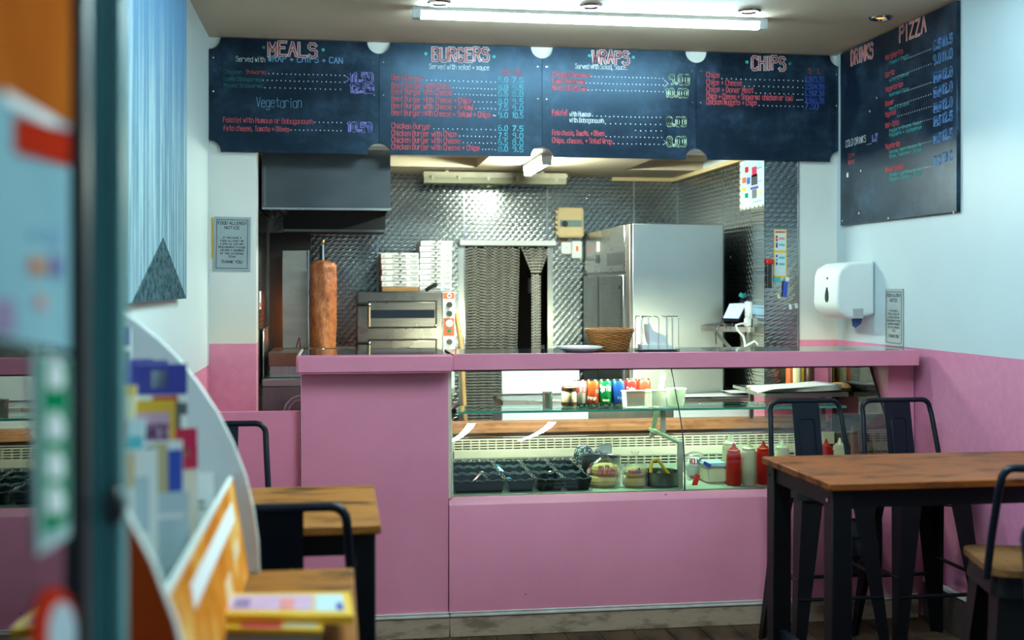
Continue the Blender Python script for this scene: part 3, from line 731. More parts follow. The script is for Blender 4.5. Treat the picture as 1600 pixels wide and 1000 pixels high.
# ------------------------------------------------------------------ service counter
XC0, XC1 = PX(470, YF), PX(701, YF)            # left block
XE = 2.405                                     # right end of the glass case
ZS = .572                                      # sill under the glass
ctr = thing('service_counter', 'pink painted serving counter with a solid left block and a low front under the glass', 'counter', ((XC0+XR)/2, YF, 0))
obj('left_block', MB().box(XC0, XC1, YF, 5.50, .10, ZL-.074, .003, 1), 'pink_paint', ctr)
obj('front_panel', MB().prism([(YF-.006, .10), (YF+.10, .10), (YF+.10, ZS), (YF+.024, ZS), (YF-.004, ZS-.026), (YF-.006, ZS-.030)], 'x', XC1+.002, XR-.004), 'pink_paint', ctr)
XP0 = PX(1374, 5.0)
obj('end_panel', MB().box(XE+.012, XR-.004, 4.965, 5.60, ZS, ZL-.068), 'pink_paint', ctr)
obj('edge_bead', MB().box(XC1-.004, XC1+.012, YF+.003, YF+.02, ZS, ZL-.065), 'cream_metal', ctr)
bb = MB().box(XC0, PX(702, YF), YF-.014, YF+.02, 0, .082, .002, 1)
obj('skirting_board', bb, 'raw_wood', ctr)
obj('skirting_board', MB().box(PX(702.6, YF), XR-.03, YF-.014, YF+.02, 0, .082, .002, 1), 'raw_wood', ctr)
for a, b_ in ((XC0, PX(702, YF)), (PX(702.6, YF), XR-.03)):
    obj('white_moulding', MB().box(a, b_, YF-.020, YF+.01, .083, .096, .004, 2), 'trim_white', ctr)
    obj('upper_bead', MB().box(a, b_, YF-.012, YF+.01, .0975, .1035, .002, 1), 'trim_white', ctr)
# louvred vent low in the counter front
vp0, vp1 = at(1318, 900, YF-.02), at(1376, 811, YF-.02)
vt = thing('vent_grille', 'dark louvred vent grille low in the pink counter behind the stools', 'vent', (vp0.x, YF-.006, vp0.z))
mb = MB(); Wv, Hv = vp1.x-vp0.x, vp1.z-vp0.z
obj('backing', MB().box(vp0.x, vp1.x, YF-.009, YF-.0065, vp0.z, vp1.z), 'dark_frame', vt)
mb = MB()
for k in range(4):
    z = vp0.z+Hv*k/3; mb.box(vp0.x, vp1.x, YF-.020, YF-.009, z-.006, z+.006)
for x in (vp0.x, vp1.x): mb.box(x-.006, x+.006, YF-.020, YF-.009, vp0.z, vp1.z)
obj('frame', mb, 'navy_metal', vt)
mb = MB()
for k in range(19):
    x = vp0.x+Wv*(k+.5)/19; mb.box(x-.0022, x+.0022, YF-.017, YF-.009, vp0.z, vp1.z)
f_ = obj('fins', mb, pm('fin_metal', (0.05, 0.075, 0.095), None, 8, .35), vt); f_['kind'] = 'stuff'
# ledges
YL, YL2 = 4.835, 4.790
X1 = PX(708, YL); XLE = PX(1436.5, YL)
lg = thing('counter_ledge', 'long pink fronted ledge with glossy dark top over the glass case', 'ledge', ((X1+XLE)/2, YL, ZL-.06))
obj('core', MB().box(X1, XLE, YL+.006, 5.235, ZL-.062, ZL-.003), 'dark_brown_trim', lg)
obj('fascia', MB().box(X1, XLE, YL, YL+.014, ZL-.066, ZL+.001, .002, 1), 'pink_paint', lg)
obj('top_sheet', MB().box(X1, XLE, YL+.0145, 5.235, ZL-.003, ZL), 'counter_gloss', lg)
X0 = PX(463, YL2); X1b = PX(708.5, YL2)
lg2 = thing('counter_ledge', 'short thick pink fronted ledge jutting out over the left counter block', 'ledge', ((X0+X1b)/2, YL2, ZL-.06))
obj('core', MB().box(X0+.012, X1b-.012, YL2+.012, 5.29, ZL-.070, ZL-.003), 'dark_brown_trim', lg2)
mb = MB(); mb.box(X0, X1b, YL2, YL2+.02, ZL-.072, ZL+.003, .008, 3); obj('fascia', mb, 'pink_paint', lg2)
obj('end_fascia', MB().box(X0, X0+.02, YL2+.021, 5.29, ZL-.072, ZL+.003, .006, 2), pm('cream_edge', (0.66, 0.58, 0.50), (0.55, 0.40, 0.40), 20, .45), lg2)
obj('end_fascia', MB().box(X1b-.02, X1b, YL2+.021, YL, ZL-.072, ZL+.003, .006, 2), 'pink_paint', lg2)
obj('top_sheet', MB().box(X0+.021, X1b-.021, YL2+.021, 5.29, ZL-.003, ZL+.0012), 'counter_gloss', lg2)
# flap gate between the counter and the left pier
XG0 = XL+.001; XG1 = PX(467.5, 4.93); ZG = PZ(643, PX(420, 4.93), 4.93)
gt = thing('flap_gate', 'pink painted flap gate between the left pier and the counter block', 'gate', ((XG0+XG1)/2, 4.93, .05))
obj('leaf', MB().box(XG0+.006, XG1, 4.93, 4.962, .04, ZG, .002, 1), 'pink_paint', gt)
for y in (650, 683, 727):
    p = at(459, y, 4.93); obj('screw_head', MB().disc((p.x, 4.93, p.z), (0, -1, 0), .006, .003, 10), 'pink_paint', gt)
obj('edge_strip', MB().box(XG1, XG1+.004, 4.931, 4.961, .04, ZG), 'trim_white', gt)

# ------------------------------------------------------------------ glass display case
XD_0 = XC1+.014
lin_ = pm('pan_cream', (0.56, 0.58, 0.50), (0.48, 0.50, 0.43), 6, .35)
case = thing('display_case', 'refrigerated glass display case with curved front under the ledge', 'display case', ((XD_0+XE)/2, 5.2, ZS))
CURVE = [(5.125, 1.094), (5.085, 1.03), (5.035, .96), (4.985, .89), (4.948, .82), (4.926, .75), (4.915, .68), (4.912, .575)]
XM = PX(1068, 4.93)
def glass_front(xa, xb):
    mb = MB(); vs = []; fs = []
    for y, z in CURVE: vs += [(xa, y, z), (xb, y, z)]
    fs = [(2*i, 2*i+1, 2*i+3, 2*i+2) for i in range(len(CURVE)-1)]
    mb.add(vs, fs); return mb
def refine(c, n=5):
    out = []
    for i in range(len(c)-1):
        p0_ = c[max(i-1, 0)]; p1_, p2_ = c[i], c[i+1]; p3_ = c[min(i+2, len(c)-1)]
        for k in range(n):
            t_ = k/n
            out.append(tuple(.5*((2*p1_[j])+(-p0_[j]+p2_[j])*t_+(2*p0_[j]-5*p1_[j]+4*p2_[j]-p3_[j])*t_*t_+(-p0_[j]+3*p1_[j]-3*p2_[j]+p3_[j])*t_**3) for j in (0, 1)))
    return out+[c[-1]]
CURVE = refine(CURVE)
obj('front_glass', glass_front(XD_0, XM-.002), 'clear_glass', case)
obj('front_glass', glass_front(XM+.002, XE), 'clear_glass', case)
obj('glass_joint', MB().tube([(XM, y, z) for y, z in CURVE], .003, 6), 'dark_frame', case)
obj('end_gasket', MB().tube([(XE, y, z) for y, z in CURVE], .0045, 6), 'dark_frame', case)
obj('end_glass', MB().prism([(y, z) for y, z in CURVE]+[(5.60, .575), (5.60, 1.094)], 'x', XE+.004, XE+.008), 'clear_glass', case)
obj('end_gasket', MB().tube([(XD_0+.004, y, z) for y, z in CURVE], .004, 6), 'cream_metal', case)
obj('top_rail', MB().box(XD_0, XE+.008, 5.118, 5.150, 1.079, ZL-.068), 'dark_brown_trim', case)
obj('floor_pan', MB().box(XD_0, XE, 4.925, 5.52, ZS-.03, ZS+.004), lin_, case)
obj('side_liner', MB().box(XD_0-.010, XD_0-.002, 4.99, 5.55, ZS, .80), 'white_plastic', case)
lamp = obj('case_lamp', MB().tube([(XD_0+.08, 5.168, 1.091), (XE-.5, 5.168, 1.091)], .010, 10), 'case_tube_light', case)
# rear of the case: wooden rail, two rows of air slots
obj('rear_rail', MB().box(XD_0-.01, XE, 5.545, 5.70, .735, .800, .022, 3), 'ledge_wood', case)
obj('rear_panel', MB().box(XD_0, XE, 5.53, 5.545, ZS, .735), 'dark_void', case)
lin = pm('liner_cream', (0.58, 0.60, 0.50), (0.50, 0.52, 0.43), 6, .4)
def slots(z0, z1, rows):
    mb = MB(); Y0, Y1 = 5.515, 5.53; n = 44; xa, xb = XD_0+.07, XE-.12
    for k in range(rows+1):
        z = z0+(z1-z0)*k/rows; mb.box(xa, xb, Y0, Y1, z-.0030, z+.0030)
    for k in range(n+1):
        x = xa+(xb-xa)*k/n; mb.box(x-.0034, x+.0034, Y0+.001, Y1, z0, z1)
    return mb
for z0, z1, rows in ((.680, .728, 4), (.598, .640, 3)):
    o = obj('air_grille', slots(z0, z1, rows), lin, case, smooth=False); o['kind'] = 'stuff'
obj('rear_strip', MB().box(XD_0, XE, 5.512, 5.53, .643, .677), lin, case)
obj('rear_strip', MB().box(XD_0, XE, 5.512, 5.53, ZS, .595), lin, case)
for xa, xb in ((XD_0, XD_0+.07), (XE-.12, XE)): obj('rear_end', MB().box(xa, xb, 5.512, 5.53, .595, .735), lin, case)
# glass shelf and its supports
ZSH = .912; xs1 = PX(1300, 5.2)
obj('glass_shelf', MB().box(XD_0+.01, xs1, 5.045, 5.30, ZSH-.008, ZSH, .001, 1), 'shelf_glass', case)
obj('shelf_edge', MB().box(XD_0+.01, xs1, 5.0425, 5.0448, ZSH-.009, ZSH+.0005), pm('glass_edge_teal', (0.10, 0.52, 0.44), None, 9, .15), case)
obj('shelf_bracket', MB().tube([(XD_0+.045, 5.05, ZSH+.035), (XD_0+.025, 5.05, ZSH+.02), (XD_0+.02, 5.05, ZSH-.005)], .010, 8), 'steel', case)
obj('bracket_screw', MB().disc((XD_0+.022, 5.04, ZSH+.004), (0, -1, 0), .012, .006, 12), 'black_plastic', case)
pA, pB = at(1037, 583, 5.20), at(1018, 684, 5.20)
obj('support_arm', MB().bar(pA, pB, .022, .006, (0, 1, 0)), 'cream_metal', case)
obj('support_upright', MB().bar(at(1036, 640, 5.10), at(1036, 676, 5.10), .024, .005, (0, 1, 0)), 'cream_metal', case)
obj('support_rail', MB().bar(at(1016, 670, 5.22), at(1063, 692, 4.97), .022, .012), 'cream_metal', case)
obj('support_post', MB().bar((XM-.008, 4.955, PZ(690, XM, 4.95)), (XM-.008, 4.955, ZS), .020, .020, (0, 1, 0)), 'cream_metal', case)

# ------------------------------------------------------------------ things in the case, upper shelf
def can(px, label, col, txt=None, tcol='chalk_white', r=.0305, Y=5.215, h=.115, extra=None):
    X = PX(px, Y); rt = thing('drink_can', label, 'can', (X, Y, ZSH+.0005), 0, 'drink cans on the glass shelf')
    obj('shell', MB().lathe([(.001, .002), (r*.78, 0), (r*.86, .004), (r, .014), (r, h-.018), (r*.84, h-.004)], (0, 0, 0), 20), pm('can_'+col[0], col[1], tuple(c*.8 for c in col[1]), 12, .28, .35), rt, local=True)
    obj('rim', MB().lathe([(r*.84, h-.005), (r*.86, h), (r*.78, h), (r*.76, h-.004), (.001, h-.004)], (0, 0, 0), 20), 'chrome', rt, local=True)
    obj('base_ring', MB().lathe([(r*.80, -.0002), (r*.90, .005), (r*.985, .013), (r*.78, .001)], (0, 0, 0), 20), 'chrome', rt, local=True)
    if txt:
        for s, z0, hh, wdt, m_, a0, mono in txt:
            def mp(a, b_): 
                ang = -PI/2-TH*.8+a0+(a-wdt/2)/r
                return Vector((math.cos(ang)*(r+.0006), math.sin(ang)*(r+.0006), z0+b_))
            o = obj('lettering', letter_geo(s, mp, wdt, hh, hh*.17, .1), m_, rt, local=True, smooth=False); o['kind'] = 'stuff'
    return rt
can(906, 'silver drink can with red letters on the glass shelf', ('silver', (0.55, 0.55, 0.53)), [('oke', .062, .032, .050, 'chalk_red', 0, 0)])
can(925.5, 'orange drink can on the glass shelf beside the green can', ('orange', (0.62, 0.085, 0.02)), [('Orange', .03, .014, .04, 'chalk_white', -.2, 0), ('ZERO', .06, .012, .026, 'chalk_sky', .8, 0)])
can(945.5, 'green drink can lettered Sprite on the glass shelf', ('green', (0.0, 0.21, 0.055)), [('Sprite', .068, .026, .052, 'chalk_white', 0, 0), ('lemon', .022, .010, .03, 'chalk_green', 0, 0)])
can(965.5, 'blue drink can on the glass shelf right of the green can', ('blue', (0.012, 0.075, 0.42)), [('fresh', .03, .012, .03, 'chalk_sky', .3, 0)])
can(986, 'red drink can behind the left clear tub', ('red', (0.60, 0.025, 0.02)), [('Cola', .062, .018, .036, 'chalk_white', -.2, 0)], Y=5.255)
can(1006, 'plain red orange drink can behind the right clear tub', ('red2', (0.60, 0.06, 0.03)), None, Y=5.255)
X = PX(889, 5.19); jr = thing('spread_jar', 'cream jar with dark brown lid beside the cans', 'jar', (X, 5.19, ZSH+.0005))
obj('jar_body', MB().lathe([(.001, 0), (.030, 0), (.034, .006), (.034, .058), (.028, .072)], (0, 0, 0), 20), pm('jar_cream', (0.78, 0.74, 0.58), (0.62, 0.48, 0.30), 30, .3), jr, local=True)
obj('lid', MB().lathe([(.033, .070), (.034, .072), (.034, .086), (.031, .089), (.001, .089)], (0, 0, 0), 20), 'brown_plastic', jr, local=True)
obj('label_band', MB().lathe([(.0345, .006), (.0347, .008), (.0347, .020), (.0345, .022)], (0, 0, 0), 20), 'brown_plastic', jr, local=True)
X = PX(855.5, 5.16); sh = thing('metal_shaker', 'plain steel shaker cup standing alone on the glass shelf', 'shaker', (X, 5.16, ZSH+.0005))
obj('cup', MB().lathe([(.001, 0), (.0215, 0), (.022, .004), (.022, .064), (.020, .064), (.019, .004), (.001, .004)], (0, 0, 0), 18), 'steel', sh, local=True)
obj('rim', MB().lathe([(.020, .064), (.0235, .065), (.0235, .069), (.020, .070)], (0, 0, 0), 18), 'chrome', sh, local=True)
def tub(x0, x1, ytop, Y, label, D=.09):
    a, b_ = PX(x0, Y), PX(x1, Y); zt = PZ(ytop, a, Y)
    r = thing('plastic_tub', label, 'tub', ((a+b_)/2, Y, ZSH+.0005), 0, 'clear tubs on the glass shelf')
    mb = MB(); wt = (b_-a)/2; h = zt-ZSH-.0005
    def ring(k, z): return [(-wt*k, -D/2*k, z), (wt*k, -D/2*k, z), (wt*k, D/2*k, z), (-wt*k, D/2*k, z)]
    V = ring(.92, 0)+ring(1, h); mb.add(V, [(3, 2, 1, 0), (0, 1, 5, 4), (1, 2, 6, 5), (2, 3, 7, 6), (3, 0, 4, 7)])
    obj('walls', mb, 'milky_plastic', r, local=True)
    mb = MB(); mb.tube([Vector(v) for v in ring(1.02, h)], .003, 6, True); obj('rim', mb, 'milky_plastic', r, local=True)
tub(975, 1012, 612, 5.12, 'clear plastic tub in front of the red cans')
tub(1014, 1037, 610, 5.13, 'narrow clear plastic tub left of the case support')
X = PX(1056, 5.15); bw = thing('plastic_bowl', 'round milky plastic bowl at the joint of the case glass', 'bowl', (X, 5.15, ZSH+.0005))
obj('bowl_wall', MB().lathe([(.001, 0), (.030, 0), (.036, .008), (.045, .075), (.048, .078), (.043, .074), (.034, .010), (.001, .006)], (0, 0, 0), 20), 'milky_plastic', bw, local=True)

# ------------------------------------------------------------------ things on the floor of the case
ZP = ZS+.0045
def tray(xa, xb, ya, yb, label, ztop):
    r = thing('salad_tray', label, 'tray', ((xa+xb)/2, (ya+yb)/2, ZP), 0, 'black salad trays in the case')
    mb = MB(); xa2, xb2, ya2, yb2 = xa+.012, xb-.012, ya+.012, yb-.012; zt = ztop
    P = lambda a, b_, c_, d, z: [(a, c_, z), (b_, c_, z), (b_, d, z), (a, d, z)]
    mb.add(P(xa2, xb2, ya2, yb2, ZP)+P(xa, xb, ya, yb, zt)+P(xa+.006, xb-.006, ya+.006, yb-.006, zt)+P(xa2+.003, xb2-.003, ya2+.003, yb2-.003, ZP+.012),
           [(3, 2, 1, 0), (0, 1, 5, 4), (1, 2, 6, 5), (2, 3, 7, 6), (3, 0, 4, 7), (4, 5, 9, 8), (5, 6, 10, 9), (6, 7, 11, 10), (7, 4, 8, 11), (8, 9, 13, 12), (9, 10, 14, 13), (10, 11, 15, 14), (11, 8, 12, 15), (12, 13, 14, 15)])
    obj('pan', mb, 'crumpled_black', r)
    for y_ in (ya+.002, yb-.004):
        n = max(8, int((xb-xa)/.012)); obj('crimped_rim', MB().tube([(xa+(xb-xa)*k/n, y_, zt+.003+.004*math.sin(k*1.7)) for k in range(n+1)], .0035, 5), pm('rim_sheen', (0.16, 0.18, 0.19), (0.03, 0.035, 0.04), 60, .12), r)
    for x_ in (xa+.002, xb-.002):
        obj('crimped_rim', MB().tube([(x_, ya+(yb-ya)*k/8, zt+.003+.003*math.sin(k*1.7)) for k in range(9)], .0035, 5), 'rim_sheen', r)
    return r
names = ['nearest the left end', 'second from the left', 'third from the left', 'fourth from the left']
xa = XD_0+.012; yy0, yy1, yy2, yy3 = 4.965, 5.13, 5.295, 5.46
cols = [(xa, PX(789, 4.97)), (PX(792, 4.97), PX(836, 4.97)), (PX(838.5, 4.97), PX(881, 4.97)), (PX(883, 4.97), PX(924, 4.97))]
rows_ = [(yy0, yy1, 'front row', .625), (yy1+.004, yy2, 'middle row', .630), (yy2+.004, yy3, 'back row', .635)]
ITEMS = []
for ci, (a, b_) in enumerate(cols):
    for ri, (c_, d, rn, zt) in enumerate(rows_):
        if ci == 0 and ri == 0: d_ = d
        tray(a, b_, c_, d, 'black crimped salad tray, %s, %s' % (rn, names[ci]), zt)
def salad(x, y, z, col, label, n=26, r=.05):
    mb = MB()
    for k in range(n):
        a = random.uniform(0, 2*PI); q = r*math.sqrt(random.random())
        mb.obox((x+q*math.cos(a), y+q*math.sin(a)*.9, z+random.uniform(0, .014)), (random.uniform(.012, .03), .004, .007), (random.uniform(-.5, .5), random.uniform(-.5, .5), random.uniform(0, 3)))
    o = obj('shredded_salad', mb, col, smooth=False, origin=(x, y, z)); tag(o, label, 'salad', kind='stuff')
g_ = pm('salad_green', (0.20, 0.30, 0.05), (0.45, 0.42, 0.12), 40, .5); 
ca = (cols[0][0]+cols[0][1])/2
salad(ca, 5.05, ZP+.02, g_, 'green shredded salad in the front left black tray')
salad((cols[2][0]+cols[2][1])/2, 5.05, ZP+.02, pm('salad_red', (0.55, 0.10, 0.04), (0.7, 0.3, 0.12), 40, .5), 'chopped red salad in a front row black tray', 14, .03)
salad((cols[1][0]+cols[1][1])/2, 5.38, ZP+.02, pm('salad_pale', (0.75, 0.70, 0.50), (0.6, 0.3, 0.3), 40, .5), 'pale chopped salad in the back row black tray', 20, .035)
def tongs(label, pa, pb, pc, material, cat='tongs', wd=.012, name='serving_tongs'):
    """two flat arms joined by a sprung bend at pa"""
    r = thing(name, label, cat, pa)
    for q in (pb, pc): obj('arm', MB().bar(pa, q, wd, .0025), material, r)
    obj('spring_bend', MB().ball(pa, (.010, .008, .006), 10, 6), material, r)
    return r
tongs('steel tongs spread open over the front left salad tray', at(753, 738, 5.06), at(729, 764, 5.00), at(775, 765, 5.00), 'chrome')
tongs('blue plastic tongs leaning in the salad trays', at(777, 728, 5.22), at(797, 755, 5.08), at(801, 752, 5.09), pm('tong_blue', (0.05, 0.30, 0.50), None, 8, .35))
o = obj('serving_spoon', MB().bar(at(859, 737, 5.2), at(855, 754, 5.12), .008, .004).ball(at(855, 755, 5.115), (.014, .014, .006), 10, 6), 'chrome'); tag(o, 'small steel serving spoon stuck in a salad tray', 'spoon')
def ladle():
    pts = [at(716+k*6, 738+6*math.sin(PI*k/7)+1, 5.35) for k in range(8)]
    tag(obj('ladle_handle_rod', MB().tube(pts, .006, 8), pm('pale_blue_metal', (0.35, 0.48, 0.55), None, 8, .3)), 'pale curved ladle lying across the back salad trays', 'ladle')
ladle()
# patterned pouches
def pouch(px, py, Y, rx, rz, label, m_='patterned_film'):
    c = at(px, py, Y); mb = MB(); mb.ball((0, 0, 0), (rx, .035, rz), 16, 10, .05)
    o = obj('food_pouch', mb, m_, subsurf=1); o.location = c; tag(o, label, 'pouch', 'patterned food pouches'); return o
pouch(912, 711, 5.455, .05, .05, 'black and white patterned food pouch left of the bun bags')
pouch(937, 714, 5.46, .032, .045, 'smaller patterned pouch behind the bun bags')
o = obj('steel_pan', MB().lathe([(.001, 0), (.075, 0), (.085, .01), (.088, .095), (.092, .097), (.092, .1), (.083, .094), (.08, .012), (.001, .008)], (0, 0, 0), 24), 'steel_dark'); o.location = (PX(938, 5.28), 5.275, ZP+.001); tag(o, 'round steel pan under the patterned pouches', 'pan')
o = obj('paper_ticket', MB().box(-.03, .03, -.001, .001, 0, .05), 'paper_white'); o.location = at(946, 711, 5.37); tag(o, 'small blank pale card beside the patterned pouches', 'card')
# bags of buns
def bun_bag(px, Y, wd, label, buns, prints):
    X = PX(px, Y); r = thing('bun_bag', label, 'bread bag', (X, Y, ZP), 0, 'bags of buns in the case')
    for (bx, by, bz, br, bh) in buns:
        obj('bun', MB().lathe([(.001, 0), (br*.82, 0), (br, bh*.22), (br*.97, bh*.42), (br*1.0, bh*.5), (br*.88, bh*.80), (br*.5, bh*.98), (.001, bh)], (bx, by, bz), 22, 1.0, .8), 'bun_crust', r, local=True)
    h = .135
    h = .155
    prof = [(wd*.99, .0015), (wd*1.06, .02), (wd*1.07, .07), (wd*.86, .098), (wd*.34, .122), (wd*.22, .136), (wd*.36, h)]
    mb = MB(); n = 28; vs = []; fs = []
    for j, (rr, z) in enumerate(prof):
        for k in range(n):
            q = rr*(1+.05*math.sin(k*2.7+j)+.04*math.sin(k*5.1)); vs.append((q*math.cos(2*PI*k/n), q*.78*math.sin(2*PI*k/n), z))
    for j in range(len(prof)-1):
        for k in range(n): fs.append((j*n+k, j*n+(k+1) % n, (j+1)*n+(k+1) % n, (j+1)*n+k))
    mb.add(vs, fs); obj('film', mb, 'bag_film', r, local=True)
    for s, u, z, wdt, hh, m_ in prints:
        def mp(a, b_):
            ang = -PI/2+u+(a-wdt/2)/(wd*.9); zz_ = z+b_
            rr = wd*(1.03-.30*max(0, (zz_-.06)/.03)*.6)
            return Vector((rr*math.cos(ang), rr*.80*math.sin(ang)-.002, zz_))
        o = obj('printed_mark', letter_geo(s, mp, wdt, hh, .0045, .3), m_, r, local=True, smooth=False); o['kind'] = 'stuff'
bun_bag(944, 5.06, .068, 'larger plastic bag of burger buns with red print beside the salad trays', [(-.008, 0, .002, .068, .050), (.006, .004, .051, .063, .048)], [('BUNS', .0, .060, .07, .018, 'chalk_red'), ('soft', -.2, .085, .05, .012, 'chalk_red')])
bun_bag(992, 5.03, .052, 'smaller plastic bag of burger buns with blue print beside the pot', [(0, 0, .002, .052, .044), (.002, 0, .045, .050, .042)], [('4', .1, .062, .022, .022, 'chalk_royal'), ('fresh', -.4, .064, .04, .010, 'chalk_red')])
X = PX(1034, 5.05); pt = thing('steel_pot', 'dark steel pot holding tongs and packets beside the case post', 'pot', (X, 5.05, ZP))
obj('pot_wall', MB().lathe([(.001, 0), (.070, 0), (.076, .006), (.080, .062), (.083, .064), (.077, .062), (.073, .010), (.001, .006)], (0, 0, 0), 26), 'steel_dark', pt, local=True)
c0 = at(1022, 719, 5.06)
yt = thing('yellow_tongs', 'yellow handled tongs standing in the steel pot', 'tongs', c0)
obj('handle_loop', MB().tube([at(1017, 745, 5.04), at(1017, 730, 5.05), at(1019, 720, 5.06), at(1025, 717.5, 5.06), at(1031, 722, 5.06), at(1040, 735, 5.06), at(1048, 744, 5.05)], .0075, 8), 'yellow_plastic', yt)
obj('arm', MB().bar(at(1017, 745, 5.04), (PX(1022, 5.05), 5.045, ZP+.02), .010, .003), 'chrome', yt)
obj('arm', MB().bar(at(1048, 744, 5.05), (PX(1044, 5.05), 5.05, ZP+.02), .010, .003), 'chrome', yt)
for k, (xx, m_) in enumerate(((1027, g_), (1033, 'teal_plastic'), (1039, 'cream_plastic'))):
    p = at(xx, 738+k*3, 5.07); q = (PX(1038+2*k, 5.06), 5.06, ZP+.014)
    tag(obj('seasoning_packet', MB().bar(p, q, .022, .004, (0, 1, 0)), m_), ('green', 'teal', 'cream')[k]+' paper packet standing in the steel pot', 'packet', 'packets in the pot')
cb = at(1080, 742, 5.26)
bg = thing('plastic_bag', 'crumpled clear plastic bag with red and blue print right of the post', 'bag', (cb.x, 5.20, ZP))
mb = MB(); mb.ball((0, 0, .062), (.062, .05, .060), 18, 12, .06); obj('film', mb, 'bag_film', bg, local=True)
mb = MB(); mb.ball((.0, .005, .05), (.045, .035, .045), 14, 9, .12); obj('contents', mb, 'white_card', bg, local=True)
for s, u, z, m_ in (('ROLLS', -.25, .075, 'chalk_red'), ('6', .35, .07, 'chalk_royal')):
    def mp(a, b_):
        ang = -PI/2+u+(a-.02)/.055; return Vector((.064*math.cos(ang), .052*math.sin(ang), z+b_))
    o = obj('printed_mark', letter_geo(s, mp, .045 if len(s) > 1 else .016, .022, .0045, .3), m_, bg, local=True, smooth=False); o['kind'] = 'stuff'
tag(obj('red_scoop', MB().bar(at(1083, 765, 5.02), at(1090, 742, 5.05), .022, .008, (0, 1, 0)), 'red_plastic'), 'red plastic scoop handle right of the case post', 'scoop')
p0_, p1_ = at(1099, 767, 5.10), at(1130, 728, 5.10)
tb = thing('lidded_tub', 'white plastic tub with pale blue lid left of the sauce bottles', 'tub', ((p0_.x+p1_.x)/2, 5.10, ZP))
obj('tub_body', MB().box(p0_.x, p1_.x, 5.05, 5.17, ZP, ZP+.070, .008, 2), 'cream_plastic', tb)
obj('lid', MB().box(p0_.x-.004, p1_.x+.004, 5.046, 5.174, ZP+.070, ZP+.090, .006, 2), pm('pale_blue_plastic', (0.55, 0.72, 0.78), None, 6, .3), tb)
obj('lid_clip', MB().obox((p0_.x, 5.045, ZP+.086), (.036, .006, .016), (0, .5, 0)), 'blue_plastic', tb)
def squeeze(px, Y, m_, label, z=None, k=1.0, h=.175, group='squeeze bottles in the case', name='squeeze_bottle'):
    z = ZP if z is None else z; X = PX(px, Y); r = thing(name, label, 'sauce bottle', (X, Y, z), 0, group); q = .0325*k
    obj('bottle_body', MB().lathe([(.001, 0), (q*.94, 0), (q, .006), (q, h*.72), (q*.96, h*.77), (q*.80, h*.79)], (0, 0, 0), 22), m_, r, local=True)
    obj('cap', MB().lathe([(q*.88, h*.785), (q*.88, h*.845), (q*.62, h*.87), (q*.55, h*.90)], (0, 0, 0), 22), m_, r, local=True)
    obj('nozzle', MB().lathe([(q*.40, h*.89), (q*.30, h*.92), (q*.13, h*1.02), (.001, h*1.03)], (0, 0, 0), 14), m_, r, local=True)
    return r
squeeze(1140, 5.10, 'cream_plastic', 'cream squeeze bottle standing behind the first red one', h=.205)
squeeze(1146.5, 5.01, 'red_plastic', 'red squeeze bottle left of the cream bottle in front', h=.180)
squeeze(1170, 5.01, 'cream_plastic', 'cream squeeze bottle between the two red bottles', h=.190)
squeeze(1193, 5.02, 'red_plastic', 'red squeeze bottle next to the table corner', h=.185)
squeeze(1222, 5.05, 'cream_plastic', 'cream squeeze bottle mostly hidden by the left black stool', h=.185)
squeeze(1291, 5.02, 'red_plastic', 'red squeeze bottle seen between the two stool backs', h=.187)
squeeze(1312, 5.05, 'cream_plastic', 'cream squeeze bottle at the right edge of the left stool back', h=.187)
pr = at(1175, 740, 5.3)
tag(obj('card_sheet', MB().box(PX(1330, 5.3), PX(1372, 5.3), 5.30, 5.304, ZP+.03, ZP+.21), 'kraft_card', origin=(PX(1350, 5.3), 5.3, ZP)), 'brown card sheet leaning inside the right end of the case', 'card')

# ------------------------------------------------------------------ on the ledge
def plate():
    Y = 4.93; X = PX(906, Y); r = thing('white_plate', 'white dinner plate lying on the ledge by the basket', 'plate', (X, Y, ZL+.0005))
    obj('dish', MB().lathe([(.001, .002), (.060, 0), (.066, .003), (.092, .014), (.097, .018), (.097, .024), (.088, .022), (.062, .012), (.001, .010)], (0, 0, 0), 36), 'white_plastic', r, local=True)
plate()
def basket():
    Y = 5.06; X = PX(952, Y); r = thing('wicker_basket', 'round orange brown wicker basket on the ledge', 'basket', (X, Y, ZL+.0005))
    h = .088; r0, r1 = .076, .103; n = 24
    for k in range(n):
        a = 2*PI*k/n; obj('stake', MB().tube([(r0*math.cos(a), r0*math.sin(a), .004), ((r0+r1)/2*math.cos(a), (r0+r1)/2*math.sin(a), h*.5), (r1*math.cos(a), r1*math.sin(a), h)], .0028, 5), 'wicker', r, local=True)
    rows = 13
    for j in range(rows):
        z = .006+(h-.016)*j/(rows-1); rr = r0+(r1-r0)*z/h; m_ = n*4
        obj('weave', MB().tube([((rr+.0030*math.cos((k/4+j)*PI))*math.cos(2*PI*k/m_), (rr+.0030*math.cos((k/4+j)*PI))*math.sin(2*PI*k/m_), z) for k in range(m_)], .0036, 5, True), 'wicker', r, local=True)
    for q, dz in ((.0055, 0), (.0045, .007)):
        obj('rim_braid', MB().tube([((r1+.002*math.sin(k*1.9))*math.cos(2*PI*k/60), (r1+.002*math.sin(k*1.9))*math.sin(2*PI*k/60), h-.004+dz+.0015*math.cos(k*1.9)) for k in range(60)], q, 6, True), 'wicker', r, local=True)
    obj('base', MB().lathe([(.001, 0), (r0+.002, 0), (r0+.004, .006), (r0, .009), (.001, .009)], (0, 0, 0), 24), 'wicker', r, local=True)
basket()
